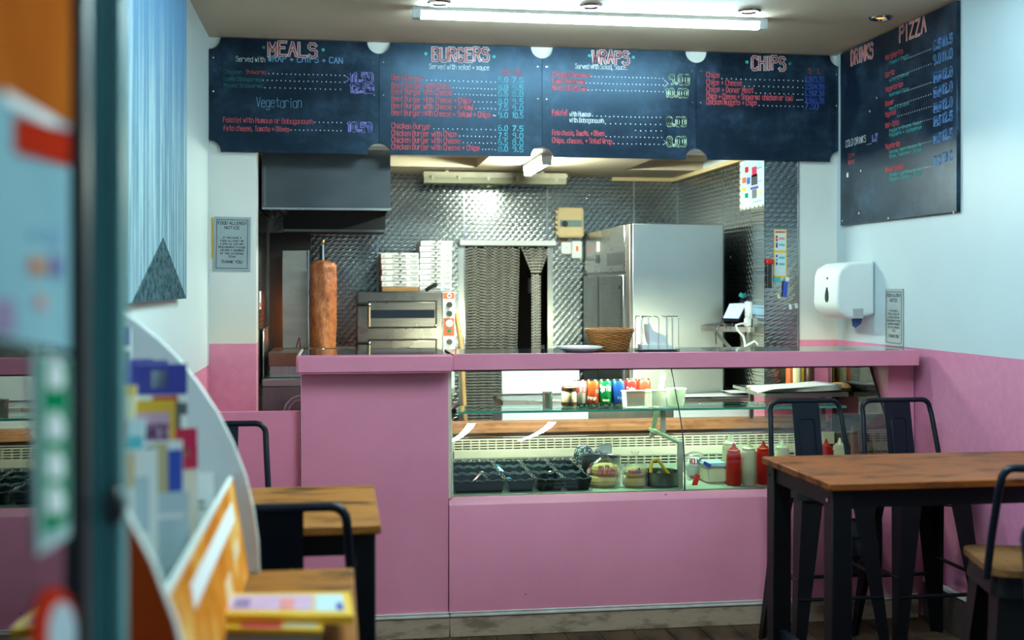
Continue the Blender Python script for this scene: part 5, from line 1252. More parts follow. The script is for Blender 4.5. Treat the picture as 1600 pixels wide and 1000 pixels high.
# ------------------------------------------------------------------ posters and hooks by the till
def dash_poster():
    X = XKR-.006; y0_, y1_ = PY(1156, X), PY(1194, X); z0_, z1_ = PZ(326, X, (y0_+y1_)/2), 2.12
    r = thing('safety_poster', 'kitchen safety poster with dashed yellow border on the right kitchen wall', 'poster', (X, (y0_+y1_)/2, z0_))
    obj('sheet', MB().box(X-.001, X, y1_, y0_, z0_, z1_), pm('poster_paper', (.55, .72, .80), (.45, .64, .74), 12, .4), r)
    n = 12
    for k in range(n):
        yk = y1_+(y0_-y1_)*(k+.25)/n; obj('border_dash', MB().box(X-.002, X-.001, yk, yk+(y0_-y1_)*.5/n, z0_, z0_+.010), 'yellow_print' if k % 2 else 'ink', r, smooth=False)
    for k in range(16):
        zk = z0_+(z1_-z0_)*(k+.2)/16; obj('border_dash', MB().box(X-.002, X-.001, y0_-.016, y0_, zk, zk+(z1_-z0_)*.5/16), 'yellow_print' if k % 2 else 'ink', r, smooth=False)
    for u, v, m_, w_, h_ in ((.3, .80, 'red_plastic', .05, .03), (.62, .72, 'magenta_print', .07, .05), (.2, .60, 'orange_red', .06, .03), (.38, .57, 'blue_plastic', .05, .035), (.62, .56, 'ink', .09, .055), (.2, .42, 'yellow_print', .06, .02),
                             (.62, .40, 'blue_print', .12, .014), (.3, .28, 'green_print', .05, .025), (.62, .28, 'ink_grey', .07, .045), (.82, .30, 'beige_plastic', .05, .03)):
        yc = y0_-(y0_-y1_)*u; zc_ = z0_+(z1_-z0_)*v; obj('printed_block', MB().box(X-.002, X-.001, yc-w_/2, yc+w_/2, zc_-h_/2, zc_+h_/2), m_, r, smooth=False)
    for k in range(9):
        zk = z0_+.03+k*.034
        if k in (0, 1, 3, 5): obj('text_bar', MB().box(X-.0018, X-.001, y1_+.03, y1_+.16, zk, zk+.006), 'chalk_sky', r, smooth=False)
dash_poster()
YJ = YW-.0025
def flat(r, nm, x0, x1, y0, y1, m_, l0=0, l1=.001): 
    a, b_ = PX(x0, YJ), PX(x1, YJ); return obj(nm, MB().box(a, b_, YJ-l1, YJ-l0, PZ(y1, a, YJ), PZ(y0, a, YJ)), m_, r, smooth=False)
ch = thing('allergen_chart', 'narrow yellow edged printed chart on the embossed metal jamb', 'chart', at(1219, 433, YJ))
flat(ch, 'sheet', 1209, 1229, 358, 433.5, pm('chart_paper', (.62, .74, .70), (.56, .68, .66), 14, .5))
for a_ in ((1209, 1210.2, 358, 433.5), (1227.8, 1229, 358, 433.5), (1209, 1229, 431, 433.5), (1209, 1229, 358, 359.5), (1210, 1228, 391, 395)): flat(ch, 'yellow_border', *a_, 'yellow_print', .001, .0016)
flat(ch, 'heading', 1211, 1227, 361, 364, 'orange_red', .001, .0016)
for k, (x0, y0, m_) in enumerate(((1212, 368, 'red_plastic'), (1212, 373, 'red_plastic'), (1212, 379, 'blue_plastic'), (1212, 383, 'ink'), (1212, 398, 'blue_print'), (1212, 404, 'teal_plastic'), (1212, 410, 'ink'))): flat(ch, 'symbol', x0, x0+3, y0, y0+4, m_, .001, .0016)
for y0, m_ in ((371, 'chalk_pink'), (381, 'chalk_sky'), (401, 'chalk_cyan'), (411, 'chalk_sky')): flat(ch, 'text_bar', 1217, 1226, y0, y0+3.5, m_, .001, .0016)
gl_ = thing('gas_lighter', 'black gas lighter with red head hanging on the metal jamb', 'lighter', at(1202, 452, YJ))
obj('head', MB().box(PX(1196.5, YJ), PX(1207, YJ), YJ-.03, YJ-.001, PZ(413, PX(1200, YJ), YJ), PZ(405, PX(1200, YJ), YJ), .005, 2), 'red_plastic', gl_)
obj('grip', MB().bar(at(1202, 413, YJ-.015), at(1202, 450, YJ-.015), .02, .018, (0, 1, 0)), 'black_plastic', gl_)
tc_ = thing('teal_card', 'small teal card tucked under the printed chart', 'card', at(1214, 442, YJ)); flat(tc_, 'sheet', 1208, 1219.5, 434, 441.5, 'teal_plastic', .0002, .004)
ky_ = thing('key_bunch', 'keys with blue fob hanging from a white hook', 'keys', at(1227, 465, YJ))
obj('fob', MB().bar(at(1228, 440, YJ-.01), at(1226, 464, YJ-.01), .022, .005, (0, 1, 0)), 'blue_plastic', ky_)
obj('hook', MB().box(PX(1226, YJ), PX(1231, YJ), YJ-.02, YJ-.0005, PZ(440, 2, YJ), PZ(433, 2, YJ), .003, 1), 'white_plastic', ky_)
def hook(x, y, m_, label):
    r = thing('wall_hook', label, 'hook', at(x, y, YJ)); c_ = at(x, y, YJ)
    obj('back_plate', MB().box(c_.x-.007, c_.x+.007, YJ-.004, YJ-.0003, c_.z-.012, c_.z+.014, .002, 1), m_, r)
    obj('prong', MB().tube([(c_.x, YJ-.004, c_.z-.004), (c_.x, YJ-.018, c_.z-.010), (c_.x, YJ-.020, c_.z+.002)], .003, 6), m_, r)
hook(1216, 463, 'cream_plastic', 'cream wall hook under the teal card'); hook(1234.5, 480, 'white_plastic', 'white wall hook, left of the pair low on the jamb'); hook(1244, 478, 'white_plastic', 'white wall hook at the right edge of the jamb')

# ------------------------------------------------------------------ rear worktop seen through the case
wx0, wx1 = PX(785, 5.98), PX(1180, 6.0); ZW = .865
wt = thing('rear_worktop', 'white fronted kitchen worktop behind the glass case', 'worktop', ((wx0+wx1)/2, 5.98, 0))
obj('top', MB().box(wx0, 1.50, 5.975, 6.36, ZW-.03, ZW, .003, 1), 'steel_h', wt)
obj('top', MB().box(1.5005, XKR-.01, 5.975, 6.185, ZW-.03, ZW, .003, 1), 'steel_h', wt)
for k in range(3):
    a = wx0+(wx1-wx0)*k/3; b_ = wx0+(wx1-wx0)*(k+1)/3
    obj('front_panel', MB().box(a+.002, b_-.002, 5.985, 6.005, .08, ZW-.032), 'kitchen_white' if k != 1 else 'steel', wt)
obj('side_panel', MB().box(wx0, wx0+.02, 6.006, 6.36, .0, ZW-.032), 'kitchen_white', wt); obj('side_panel', MB().box(wx1-.02, wx1, 6.006, 6.185, 0, ZW-.032), 'kitchen_white', wt)
a, b_ = PX(784, 6.3), PX(905, 6.3)
tag(obj('cutting_board', MB().obox(((a+b_)/2, 6.31, ZW+.125), (b_-a, .02, .24), (-.12, 0, 0)), 'kitchen_white', origin=((a+b_)/2, 6.31, ZW)), 'white cutting board standing upright on the rear worktop', 'cutting board')
def paper(name, pts, z, label, curl=.0):
    mb = MB(); q = [Vector((p[0], p[1], z)) for p in pts]
    def fn(u, v):
        p = q[0].lerp(q[1], u).lerp(q[3].lerp(q[2], u), v); return p+Vector((0, 0, curl*math.sin(u*5)*math.sin(v*4)+abs(curl)))
    mb.sheet(fn, 10, 8); o = obj(name, mb, 'paper_white', solid=.0012, origin=(sum((p.x for p in q))/4, sum((p.y for p in q))/4, z)); return tag(o, label, 'paper', 'white wrapping paper on the worktop')
paper('wrapping_paper', [(PX(1000, 6.0), 5.99), (PX(1175, 6.0), 5.99), (PX(1150, 6.17), 6.17), (PX(1000, 6.17), 6.17)], ZW+.002, 'broad sheet of white wrapping paper behind the clear tubs', .004)
paper('wrapping_paper', [(PX(1140, 6.0), 5.985), (PX(1180, 6.0), 5.985), (PX(1178, 6.16), 6.16), (PX(1125, 6.16), 6.16)], ZW+.016, 'loose white paper sheets at the right of the broad sheet', .008)
# right end of the case top: papers, sauces and flatbread
ta, tb_ = PX(1185, 5.42), XE-.01
rs = thing('rear_shelf', 'narrow steel shelf at the right end behind the case', 'shelf', ((ta+tb_)/2, 5.45, .90))
ZR = .945
obj('shelf_board', MB().box(ta, tb_, 5.33, 5.60, ZR-.02, ZR), 'steel_h', rs)
for x in (ta+.02, tb_-.02): obj('post', MB().box(x-.008, x+.008, 5.57, 5.59, .80, ZR-.02), 'steel_dark', rs)
for k in range(5):
    ang = .08*k-.1; c_ = Vector((PX(1245, 5.4), 5.44, ZR+.002+.005*k)); w_, h_ = .20, .105
    pts = [c_+Matrix.Rotation(ang, 3, 'Z')@Vector((sx*w_, sy*h_, 0)) for sx, sy in ((-1, -1), (1, -1), (1, 1), (-1, 1))]
    mb = MB(); q = pts
    def fn(u, v): return q[0].lerp(q[1], u).lerp(q[3].lerp(q[2], u), v)+Vector((0, 0, .010*u*u+.002))
    mb.sheet(fn, 8, 3); o = obj('paper_sheet', mb, 'paper_white', solid=.001, origin=c_); tag(o, 'white paper sheet, %s in the fanned pile right in the case' % ('lowest', 'second lowest', 'middle', 'second highest', 'topmost')[k], 'paper', 'fanned paper pile')
for x, Y, m_, k, lab in ((1234, 5.72, 'orange_red', .62, 'small orange sauce bottle behind the paper pile'), (1243, 5.72, 'cream_plastic', .85, 'cream sauce bottle behind the paper pile'), (1253, 5.74, 'yellow_plastic', .62, 'yellow sauce bottle behind the paper pile'), (1264, 5.72, 'brown_plastic', .85, 'dark brown sauce bottle behind the paper pile')):
    squeeze(x, Y, m_, lab, ZR+.004, k, .115, 'sauce bottles behind the case', 'sauce_bottle')
obj('back_board', MB().box(ta, tb_, 5.605, 5.79, ZR-.012, ZR+.003), 'steel_h', rs)
fb = thing('flatbread', 'round browned flatbread on a dark board at the right end', 'bread', (PX(1326, 5.46)-.03, 5.46, ZR+.001))
obj('loaf', MB().lathe([(.001, .010), (.10, .008), (.112, .016), (.09, .028), (.03, .036), (.001, .037)], (0, 0, 0), 26, 1.0, .8), 'flatbread', fb, local=True)
obj('serving_board', MB().lathe([(.001, 0), (.118, 0), (.118, .008), (.001, .008)], (0, 0, 0), 26, 1.0, .8), 'dark_brown_trim', fb, local=True)
sc_ = thing('gooseneck_stand', 'bent brown metal gooseneck rising behind the flatbread', 'stand', (PX(1325, 5.56), 5.56, ZR))
obj('rod', MB().tube([(PX(1326, 5.56), 5.56, ZR+.0005), at(1326, 600, 5.56), at(1329, 590, 5.56), at(1338, 583, 5.56), at(1345, 581, 5.56)], .010, 8), 'dark_brown_trim', sc_)
obj('clamp', MB().box(PX(1320, 5.56), PX(1332, 5.56), 5.54, 5.58, ZR+.0005, ZR+.015), 'dark_brown_trim', sc_)

# ------------------------------------------------------------------ towel dispenser on the right wall
XT = 2.352; ty0, ty1 = 5.36, 5.64; tz0, tz1 = 1.292, 1.572
td = thing('towel_dispenser', 'white paper towel dispenser with dark drop shaped window on the right wall', 'dispenser', (XR, (ty0+ty1)/2, tz0))
prof = [(XR-.001, tz0+.02), (XR-.001, tz1), (XT+.06, tz1-.012), (XT+.014, tz1-.04), (XT, tz1-.075), (XT-.004, tz0+.075), (XT+.004, tz0+.045), (XT+.05, tz0+.005), (XT+.075, tz0)]
mb = MB().prism(prof, 'y', ty0, ty1); o = obj('cover', mb, 'white_plastic', td)
bv = o.modifiers.new('edge', 'BEVEL'); bv.width = .014; bv.segments = 3; bv.limit_method = 'ANGLE'; bv.angle_limit = R(50)
yc = (ty0+ty1)/2-.03
mb = MB(); dr_ = [(.016*math.sin(a)*(1 if math.cos(a) < 0 else (1-.92*math.cos(a)**1.0)), -.024*math.cos(a) if math.cos(a) > 0 else .0) for a in (0,)]
drop = []
for k in range(24):
    a = 2*PI*k/24; rr = .5*(1-math.cos(a)); drop.append((yc+.024*math.sin(a)*rr**.6, tz0+.115+.036*math.cos(a)*1.0))
mb.prism(drop, 'x', XT-.0075, XT+.004); obj('level_window', mb, 'black_plastic', td)
obj('key_hole', MB().disc((XT+.001, yc, tz1-.085), (-1, 0, 0), .006, .006, 10), 'ink_grey', td)
obj('under_slot', MB().box(XT+.08, XR-.06, ty0-.0015, ty0+.03, tz0+.004, tz0+.050), pm('slot_grey', (.46, .48, .47), None, 6, .4), td)
tag(obj('paper_towel', MB().prism([(XT+.10, tz0-.034), (XT+.115, tz0-.045), (XT+.145, tz0-.024), (XT+.150, tz0+.001), (XT+.095, tz0+.001)], 'y', ty0+.05, ty0+.052), pm('blue_paper', (.05, .10, .30), None, 9, .6)), 'tip of a blue paper towel hanging from the dispenser', 'paper towel')

# ------------------------------------------------------------------ painting on the left wall
y0_, y1_ = 3.40, PY(290, XL+.03); z0_, z1_ = 1.402, 2.60
pa = thing('canvas_painting', 'tall blue grey canvas painting of a tree lined path on the left wall', 'painting', (XL+.001, y0_, z0_))
obj('stretcher_frame', MB().box(XL+.001, XL+.028, y0_+.004, y1_-.004, z0_+.004, z1_-.004), pm('stretcher_wood', (.45, .26, .14), None, 10, .6), pa)
obj('canvas', MB().box(XL+.0285, XL+.034, y0_, y1_, z0_, z1_), 'canvas_painting', pa)

# ------------------------------------------------------------------ bar stools
def rounded(w_, d_, r_, n=5):
    pts = []
    for cx_, cy_, a0 in ((w_-r_, d_-r_, 0), (-w_+r_, d_-r_, PI/2), (-w_+r_, -d_+r_, PI), (w_-r_, -d_+r_, 1.5*PI)):
        for k in range(n+1): a = a0+PI/2*k/n; pts.append((cx_+r_*math.cos(a), cy_+r_*math.sin(a)))
    return pts
def make_stool():
    """tall sheet metal stool with a wooden seat; the back stands on the local -y side"""
    r = thing('bar_stool', 'x', 'stool', (0, 0, 0), 0, 'black metal bar stools')
    zs = .70
    obj('wooden_seat', MB().prism(rounded(.165, .160, .05), 'z', zs-.018, zs), 'seat_wood', r, local=True)
    mb = MB(); a = rounded(.150, .145, .045); b_ = rounded(.158, .153, .045); n = len(a)
    mb.add([(p[0], p[1], zs-.019) for p in a]+[(p[0], p[1], zs-.075) for p in b_], [tuple(range(n)), tuple(range(2*n-1, n-1, -1))]+[(i, (i+1) % n, n+(i+1) % n, n+i) for i in range(n)])
    obj('seat_apron', mb, 'black_metal', r, local=True)
    for sx in (-1, 1):
        for sy in (-1, 1):
            t0, t1 = Vector((sx*.135, sy*.130, zs-.03)), Vector((sx*.192, sy*.192, .0)); mb = MB()
            def ringp(c, w_): return [(c.x-sx*w_, c.y+sy*.004, c.z), (c.x+sx*.004, c.y+sy*.004, c.z), (c.x+sx*.004, c.y-sy*w_, c.z), (c.x-sx*.006, c.y-sy*.006, c.z)]
            mb.hexa(ringp(t1, .030), ringp(t0, .085)); obj('leg', mb, 'black_metal', r, local=True)
    def legp(sx, sy, z): k = z/(zs-.03); return Vector((sx*(.192-.057*k), sy*(.192-.062*k), z))
    for za, zb_, A, B in ((.25, .25, (-1, -1), (1, -1)), (.25, .25, (-1, 1), (1, 1)), (.32, .32, (-1, -1), (-1, 1)), (.32, .32, (1, -1), (1, 1))):
        obj('foot_rail', MB().tube([legp(*A, za), legp(*B, zb_)], .008, 8), 'black_metal', r, local=True)
    for za, A, B in ((.52, (-1, -1), (1, 1)), (.52, (1, -1), (-1, 1))):
        obj('cross_brace', MB().bar(legp(*A, za+.06), legp(*B, za+.06), .016, .004), 'black_metal', r, local=True)
    yb0, yb1 = -.120, -.185; zt_ = .975; w0, w1 = .168, .150; rc = .035
    pts = [(-w0, yb0, zs-.03), (-w0+.006, yb0-.02, zs+.08), (-w1-.002, yb1+.012, zt_-.06)]
    for k in range(5): a = PI-PI/2*k/4; pts.append((-w1+rc+rc*math.cos(a), yb1, zt_-rc+rc*math.sin(a)))
    pts += [(-p[0], p[1], p[2]) for p in reversed(pts)]
    obj('back_loop', MB().tube(pts, .0105, 10), 'navy_metal', r, local=True)
    mb = MB(); mb.hexa([(-.058, yb0-.004, zs-.02), (.058, yb0-.004, zs-.02), (.058, yb0, zs-.02), (-.058, yb0, zs-.02)], [(-.058, yb1+.002, zt_-.006), (.058, yb1+.002, zt_-.006), (.058, yb1+.006, zt_-.006), (-.058, yb1+.006, zt_-.006)])
    sp2 = obj('back_splat', mb, 'navy_metal', r, local=True)
    def onsplat(x, z, side): k = (z-zs+.02)/(zt_-zs+.014); return Vector((x, yb0+(yb1-yb0)*k+(.0055+k*.002 if side > 0 else -.0055+k*.002), z))
    for side in (1, -1):
        L = [onsplat(-.032, zs+.01, side), onsplat(-.032, zt_-.085, side), onsplat(-.024, zt_-.072, side), onsplat(.024, zt_-.072, side), onsplat(.032, zt_-.085, side), onsplat(.032, zs+.01, side)]
        obj('pressed_ridge', MB().tube(L, .0022, 5), 'navy_metal', sp2, local=True)
    for sx in (-1, 1): obj('splat_bolt', MB().disc((sx*.04, yb1-.002, zt_-.03), (0, -1, 0), .004, .002, 8), 'black_metal', sp2, local=True)
    return r
st0 = make_stool()
st0['label'] = 'black metal bar stool before the display case, left of the two'
st0.location = (PX(1259, 4.66), 4.485, 0); st0.rotation_euler = (0, 0, PI)
copy_tree(st0, (PX(1404, 4.66)-.01, 4.47, 0), PI+.02, 'black metal bar stool before the counter next to the right wall')
copy_tree(st0, (1.905, 3.02, 0), -.25, 'black metal bar stool with light wooden seat at the near side of the right table')
copy_tree(st0, (1.515, 2.02, 0), PI, 'black metal bar stool cut off by the right edge of the picture')
copy_tree(st0, (-.135, 2.765, 0), 0.02, 'black metal bar stool pushed under the left table with its back towards us')
copy_tree(st0, (-.405, 4.0, 0), PI-.04, 'black metal bar stool behind the left table in front of the flap gate')

# ------------------------------------------------------------------ bar tables
def bar_table(label, x0, x1, y0, y1, ZT_, top, leg=.045, rail=.36, thick=.022, over=.012):
    r = thing('bar_table', label, 'table', ((x0+x1)/2, (y0+y1)/2, 0))
    obj('table_top', MB().box(x0, x1, y0, y1, ZT_-thick, ZT_, .003, 1), top, r)
    a, b_, c_, d = x0+over, x1-over, y0+over, y1-over; z = ZT_-thick-.0005
    for x in (a, b_-leg):
        for y in (c_, d-leg): obj('leg', MB().box(x, x+leg, y, y+leg, 0, z, .003, 1), 'black_metal', r)
    for (p, q) in (((a+leg, c_+.008), (b_-leg, c_+.028)), ((a+leg, d-.028), (b_-leg, d-.008))): obj('apron', MB().box(p[0], q[0], p[1], q[1], z-.05, z), 'black_metal', r)
    for x in (a+.008, b_-.028): obj('apron', MB().box(x, x+.02, c_+leg, d-leg, z-.05, z), 'black_metal', r)
    for x in (a+leg/2-.01, b_-leg/2-.01): obj('foot_rail', MB().box(x, x+.022, c_+leg, d-leg, rail-.03, rail), 'navy_metal', r)
    for x, y in ((a, c_), (a, d-leg), (b_-leg, c_)): obj('bolt', MB().disc((x, y+leg/2, z-.03), (-1, 0, 0), .006, .003, 8), 'chrome', r)
    return r
bar_table('rustic brown wooden bar table with black legs against the right wall', 1.352, XR-.03, 3.13, 3.665, .90, 'table_wood', .060)
bar_table('worn wooden bar table with black legs at the left in front of the counter', XL+.03, .098, 2.745, 3.30, .90, 'light_table_wood')
bar_table('brown wooden table carrying the leaflet rack and magazines at lower left', XL+.03, .030, 1.25, 2.335, .90, 'light_table_wood', .05)

# ------------------------------------------------------------------ magazines on the near table
ZM = .9005
def lying(name, label, quad_px, z0, z1, m_, cat):
    q = [atZ(x, y, z1) for x, y in quad_px]; c_ = sum(q, Vector())/4
    r = thing(name, label, cat, (c_.x, c_.y, z0))
    obj('pages', MB().hexa([Vector((p.x, p.y, z0+.0003)) for p in q], [Vector((p.x, p.y, z1)) for p in q]), m_, r)
    return r, q
def patch(r, q, u0, u1, v0, v1, m_, dz=.0006, nm='cover_print'):
    def f(u, v): return q[0].lerp(q[1], u).lerp(q[3].lerp(q[2], u), v)
    a = [f(u0, v0), f(u1, v0), f(u1, v1), f(u0, v1)]
    return obj(nm, MB().hexa(a, [p+Vector((0, 0, dz)) for p in a]), m_, r, smooth=False)
r, q = lying('black_folder', 'black folder under the yellow magazines on the near table', [(340, 955), (505, 955), (498, 1012), (322, 1012)], ZM, ZM+.018, 'black_plastic', 'folder')
r, q = lying('yellow_magazine', 'yellow bordered magazine, lower of the two on the near table', [(345, 945), (514, 945), (502, 984), (320, 980)], ZM+.018, ZM+.026, 'yellow_print', 'magazine')
patch(r, q, .30, .65, .45, .97, 'magenta_print'); patch(r, q, .66, .95, .35, .90, 'pale_blue_print'); patch(r, q, .86, .94, .4, .8, 'blue_print')
r, q = lying('yellow_magazine', 'yellow bordered magazine with lilac cover, topmost on the near table', [(352, 927), (546, 925), (553, 962), (340, 960)], ZM+.026, ZM+.040, 'yellow_print', 'magazine')
patch(r, q, .06, .70, .12, .80, 'lilac_print'); patch(r, q, .72, .94, .12, .82, 'pale_blue_print'); patch(r, q, .10, .22, .3, .7, pm('print_violet', (.28, .18, .36), None, 9, .5), .0010); patch(r, q, .88, .93, .5, .8, 'blue_print', .0010); patch(r, q, .45, .56, .3, .8, 'chalk_pink', .0010)

# ------------------------------------------------------------------ leaflet rack
YA, YZ = 1.33, 2.32
prof = [at(x, y, YZ) for x, y in ((178, 478), (215, 503), (250, 531), (280, 560), (310, 598), (340, 643), (365, 692), (385, 745), (397, 795), (404, 845), (406, 886))]
prof = [(p.x, p.z) for p in prof]; prof[-1] = (prof[-1][0], ZM+.0005)
outline = [(XL+.012, ZM+.0005), (XL+.012, 1.455), (-.53, 1.450)]+prof
rk = thing('leaflet_rack', 'white edged leaflet rack with curved sides standing on the near table', 'leaflet rack', (-.38, 1.8, ZM))
for Y, nm in ((YA, 'near'), (YZ, 'far')):
    s_ = obj('side_panel', MB().prism(outline, 'y', Y-.009, Y+.009), 'rack_edge', rk)
    inn = [(a, b_) for a, b_ in outline]; cxx = sum(p[0] for p in inn)/len(inn); czz = sum(p[1] for p in inn)/len(inn)
    inn = [(cxx+(a-cxx)*.985, czz+(b_-czz)*.985) for a, b_ in inn]
    if nm == 'near': obj('laminate_face', MB().prism(inn, 'y', Y-.0105, Y-.009), 'red_laminate', s_)
    obj('inner_face', MB().prism(inn, 'y', *((Y+.009, Y+.010) if nm == 'near' else (Y-.010, Y-.009))), 'rack_inside', s_)
STEPS = [(-.205, -.300, 1.03), (-.300, -.400, 1.13), (-.400, -.500, 1.24), (-.500, XL+.014, 1.33)]
for a, b_, z in STEPS: obj('tier', MB().box(b_+.001, a, YA+.011, YZ-.011, ZM+.001, z), 'rack_edge', rk)
fa, fb_ = Vector((-.168, 0, ZM+.002)), Vector((-.198, 0, 1.088))
obj('front_board', MB().hexa([(fa.x, YA+.011, fa.z), (fa.x-.008, YA+.011, fa.z), (fb_.x-.008, YA+.011, fb_.z), (fb_.x, YA+.011, fb_.z)], [(fa.x, YZ-.011, fa.z), (fa.x-.008, YZ-.011, fa.z), (fb_.x-.008, YZ-.011, fb_.z), (fb_.x, YZ-.011, fb_.z)]), 'rack_edge', rk)
pm('cheese_print', (.80, .60, .36), (.78, .50, .24), 8, .5)
fp = thing('front_poster', 'orange pizza poster with white banner on the front of the rack', 'poster', (fa.x, 2.0, ZM+.01))
def fpn(y, v, l): p = fa.lerp(fb_, v); return Vector((p.x+l, y, p.z))
def fpatch(nm, ya_, yb__, v0, v1, m_, l0, l1): return obj(nm, MB().hexa([fpn(ya_, v0, l0), fpn(yb__, v0, l0), fpn(yb__, v1, l0), fpn(ya_, v1, l0)], [fpn(ya_, v0, l1), fpn(yb__, v0, l1), fpn(yb__, v1, l1), fpn(ya_, v1, l1)]), m_, fp, smooth=False)
fpatch('sheet', 1.42, 2.295, .02, .98, 'poster_orange', .0005, .0016)
fpatch('white_banner', 1.60, 2.20, .66, .84, 'paper_white', .0016, .0022)
fpatch('pale_slice', 1.93, 2.02, .05, .40, 'cheese_print', .0016, .0022)
fpatch('pale_slice', 2.10, 2.20, .36, .50, 'cheese_print', .0016, .0022)
# leaflets: x0, x1, top row, Y, turn, cover, label, category
def leaflet(name, x0, x1, yt, Y, turn, m_, label, cat, prints=(), tilt=-.10, th=.004, z0=None):
    xm = (x0+x1)/2; X = PX(xm, Y); W_ = (x1-x0)*dep(X, Y)/FPX; zt_ = PZ(yt, X, Y)
    zb_ = 1.03 if X > -.300 else (1.13 if X > -.400 else (1.24 if X > -.5 else 1.33))
    if X > -.246: X = -.246
    zb_ = zb_+.0008 if z0 is None else z0; H_ = zt_-zb_
    r = thing(name, label, cat, (X, Y, zb_), turn)
    M = Matrix.Rotation(tilt, 3, 'X')
    def bx(u0, u1, v0, v1, l0, l1): 
        c4 = [(u0, v0), (u1, v0), (u1, v1), (u0, v1)]
        return MB().hexa([M@Vector((u*W_, l0, v*H_)) for u, v in c4], [M@Vector((u*W_, l1, v*H_)) for u, v in c4])
    obj('cover_sheet', bx(-.5, .5, 0, 1, 0, th), m_, r, local=True, smooth=False)
    for u0, u1, v0, v1, pmat in prints: obj('cover_print', bx(u0-.5, u1-.5, v0, v1, -.0012, -.0002), pmat, r, local=True, smooth=False)
    return r, W_, H_, M
BL = 'blue_print'; PW = 'paper_white'
leaflet('blue_carton', 172, 203, 511, 2.22, .1, PW, 'blue and white boxed pack at the top of the rack by the door frame', 'pack', [(0, 1, .86, 1.0, BL), (.12, .5, .89, .97, 'pale_blue_print'), (0, 1, .76, .82, 'ink_grey')], -.05, .02)
leaflet('blue_carton', 186, 238, 561, 2.19, .1, PW, 'blue and white boxed pack, hindmost of the three under the top one', 'pack', [(0, 1, .72, 1.0, BL)], -.05, .015)
leaflet('blue_carton', 200, 262, 563, 2.12, .1, PW, 'blue and white boxed pack, middle of the three under the top one', 'pack', [(0, 1, .72, 1.0, BL)], -.05, .015)
leaflet('blue_carton', 212, 291, 569, 2.05, .12, PW, 'blue boxed pack with pale patch, foremost of the three', 'pack', [(0, 1, .82, 1.0, BL), (.32, .62, .86, .96, 'pale_blue_print'), (.0, 1, .70, .77, 'ink_grey')], -.05, .015)
leaflet('red_card', 240, 279, 619, 1.98, .2, 'pale_blue_print', 'red topped card behind the yellow framed leaflet', 'leaflet', [(0, 1, .90, 1.0, 'red_plastic')])
leaflet('dark_leaflet', 252, 284, 629, 1.94, .25, 'pale_blue_print', 'dark grey topped leaflet behind the yellow framed one', 'leaflet', [(.6, 1, .5, 1.0, 'ink_grey')])
r, W_, H_, M = leaflet('snack_leaflet', 199, 271, 626, 1.88, .08, 'yellow_print', 'yellow framed leaflet lettered SNACK in the middle of the rack', 'leaflet', [(.12, .88, .0, .92, 'lilac_print'), (.2, .5, .48, .62, 'chalk_pink')])
mb = letter_geo('SNACK', lambda a, b_: M@Vector((-.36*W_+a, -.0020, H_*.74+b_)), W_*.72, H_*.10, .0045, .1); o = obj('leaflet_heading', mb, pm('plum_ink', (.16, .06, .20), None, 8, .5), r, local=True, smooth=False); o['kind'] = 'stuff'
leaflet('yellow_leaflet', 172, 204, 602, 1.84, -.4, 'cream_plastic', 'pale yellow folded leaflet by the door frame', 'leaflet', [(0, 1, .90, 1.0, 'yellow_print')])
leaflet('striped_leaflet', 168, 222, 655, 1.78, -.3, 'pale_blue_print', 'pink and blue striped leaflet left of the yellow framed one', 'leaflet', [(.1, .5, .62, .98, 'chalk_pink'), (.5, .95, .5, .8, 'chalk_cyan')])
leaflet('magenta_leaflet', 276, 330, 670, 1.94, .30, PW, 'white leaflet with magenta top right of the yellow framed one', 'leaflet', [(0, 1, .66, 1.0, 'magenta_print'), (.35, .8, .76, .84, 'chalk_pink'), (.3, .7, .30, .42, 'pale_blue_print')])
leaflet('picture_leaflet', 218, 286, 690, 1.84, .2, PW, 'colourful picture leaflet in front of the yellow framed one', 'leaflet', [(.06, .34, .2, .96, 'ink_grey'), (.34, .66, .25, .98, 'beige_plastic'), (.66, .98, .35, .92, 'blue_plastic'), (.6, .95, .22, .34, 'orange_red')])
leaflet('white_leaflet', 176, 246, 704, 1.70, .2, PW, 'white leaflet with orange corner by the door frame', 'leaflet', [(.0, .5, .72, .98, 'cheese_print'), (.5, .8, .4, .8, 'pale_blue_print')])
leaflet('white_leaflet', 262, 338, 742, 2.06, .4, PW, 'plain white leaflet under the magenta one', 'leaflet', [(.3, .8, .5, .54, 'ink_grey'), (.3, .8, .4, .43, 'ink_grey')])
leaflet('white_leaflet', 214, 296, 772, 1.74, .3, 'pale_blue_print', 'pale blue white leaflet foremost in the rack above the orange poster', 'leaflet', [(.1, .9, .7, .76, PW)])

# ------------------------------------------------------------------ open shop door and its frame post in the foreground
XDL = -.232; ZDT = 2.25
dl = bpy.data.objects.new('door_2', None); C.objects.link(dl); dl.location = (XDL, .6, 0); dl['kind'] = 'structure'
ye = PY(110, XDL)
obj('glass_pane', MB().box(XDL-.003, XDL+.003, .30, ye, .12, ZDT-.08), 'clear_glass', dl)
obj('stile', MB().box(XDL-.012, XDL+.012, ye, ye+.030, .02, ZDT, .004, 1), 'dark_frame', dl)
obj('stile', MB().box(XDL-.02, XDL+.02, .24, .299, .02, ZDT, .004, 1), 'dark_frame', dl)
obj('rail', MB().box(XDL-.02, XDL+.02, .30, ye-.001, .02, .12, .004, 1), 'dark_frame', dl)
obj('rail', MB().box(XDL-.02, XDL+.02, .30, ye-.001, ZDT-.08, ZDT, .004, 1), 'dark_frame', dl)
fy = 1.16
fpst = bpy.data.objects.new('trim_3', None); C.objects.link(fpst); fpst.location = (PX(160, fy), fy, 0); fpst['kind'] = 'structure'
fx0_, fx1_ = PX(134, fy), PX(186, fy)
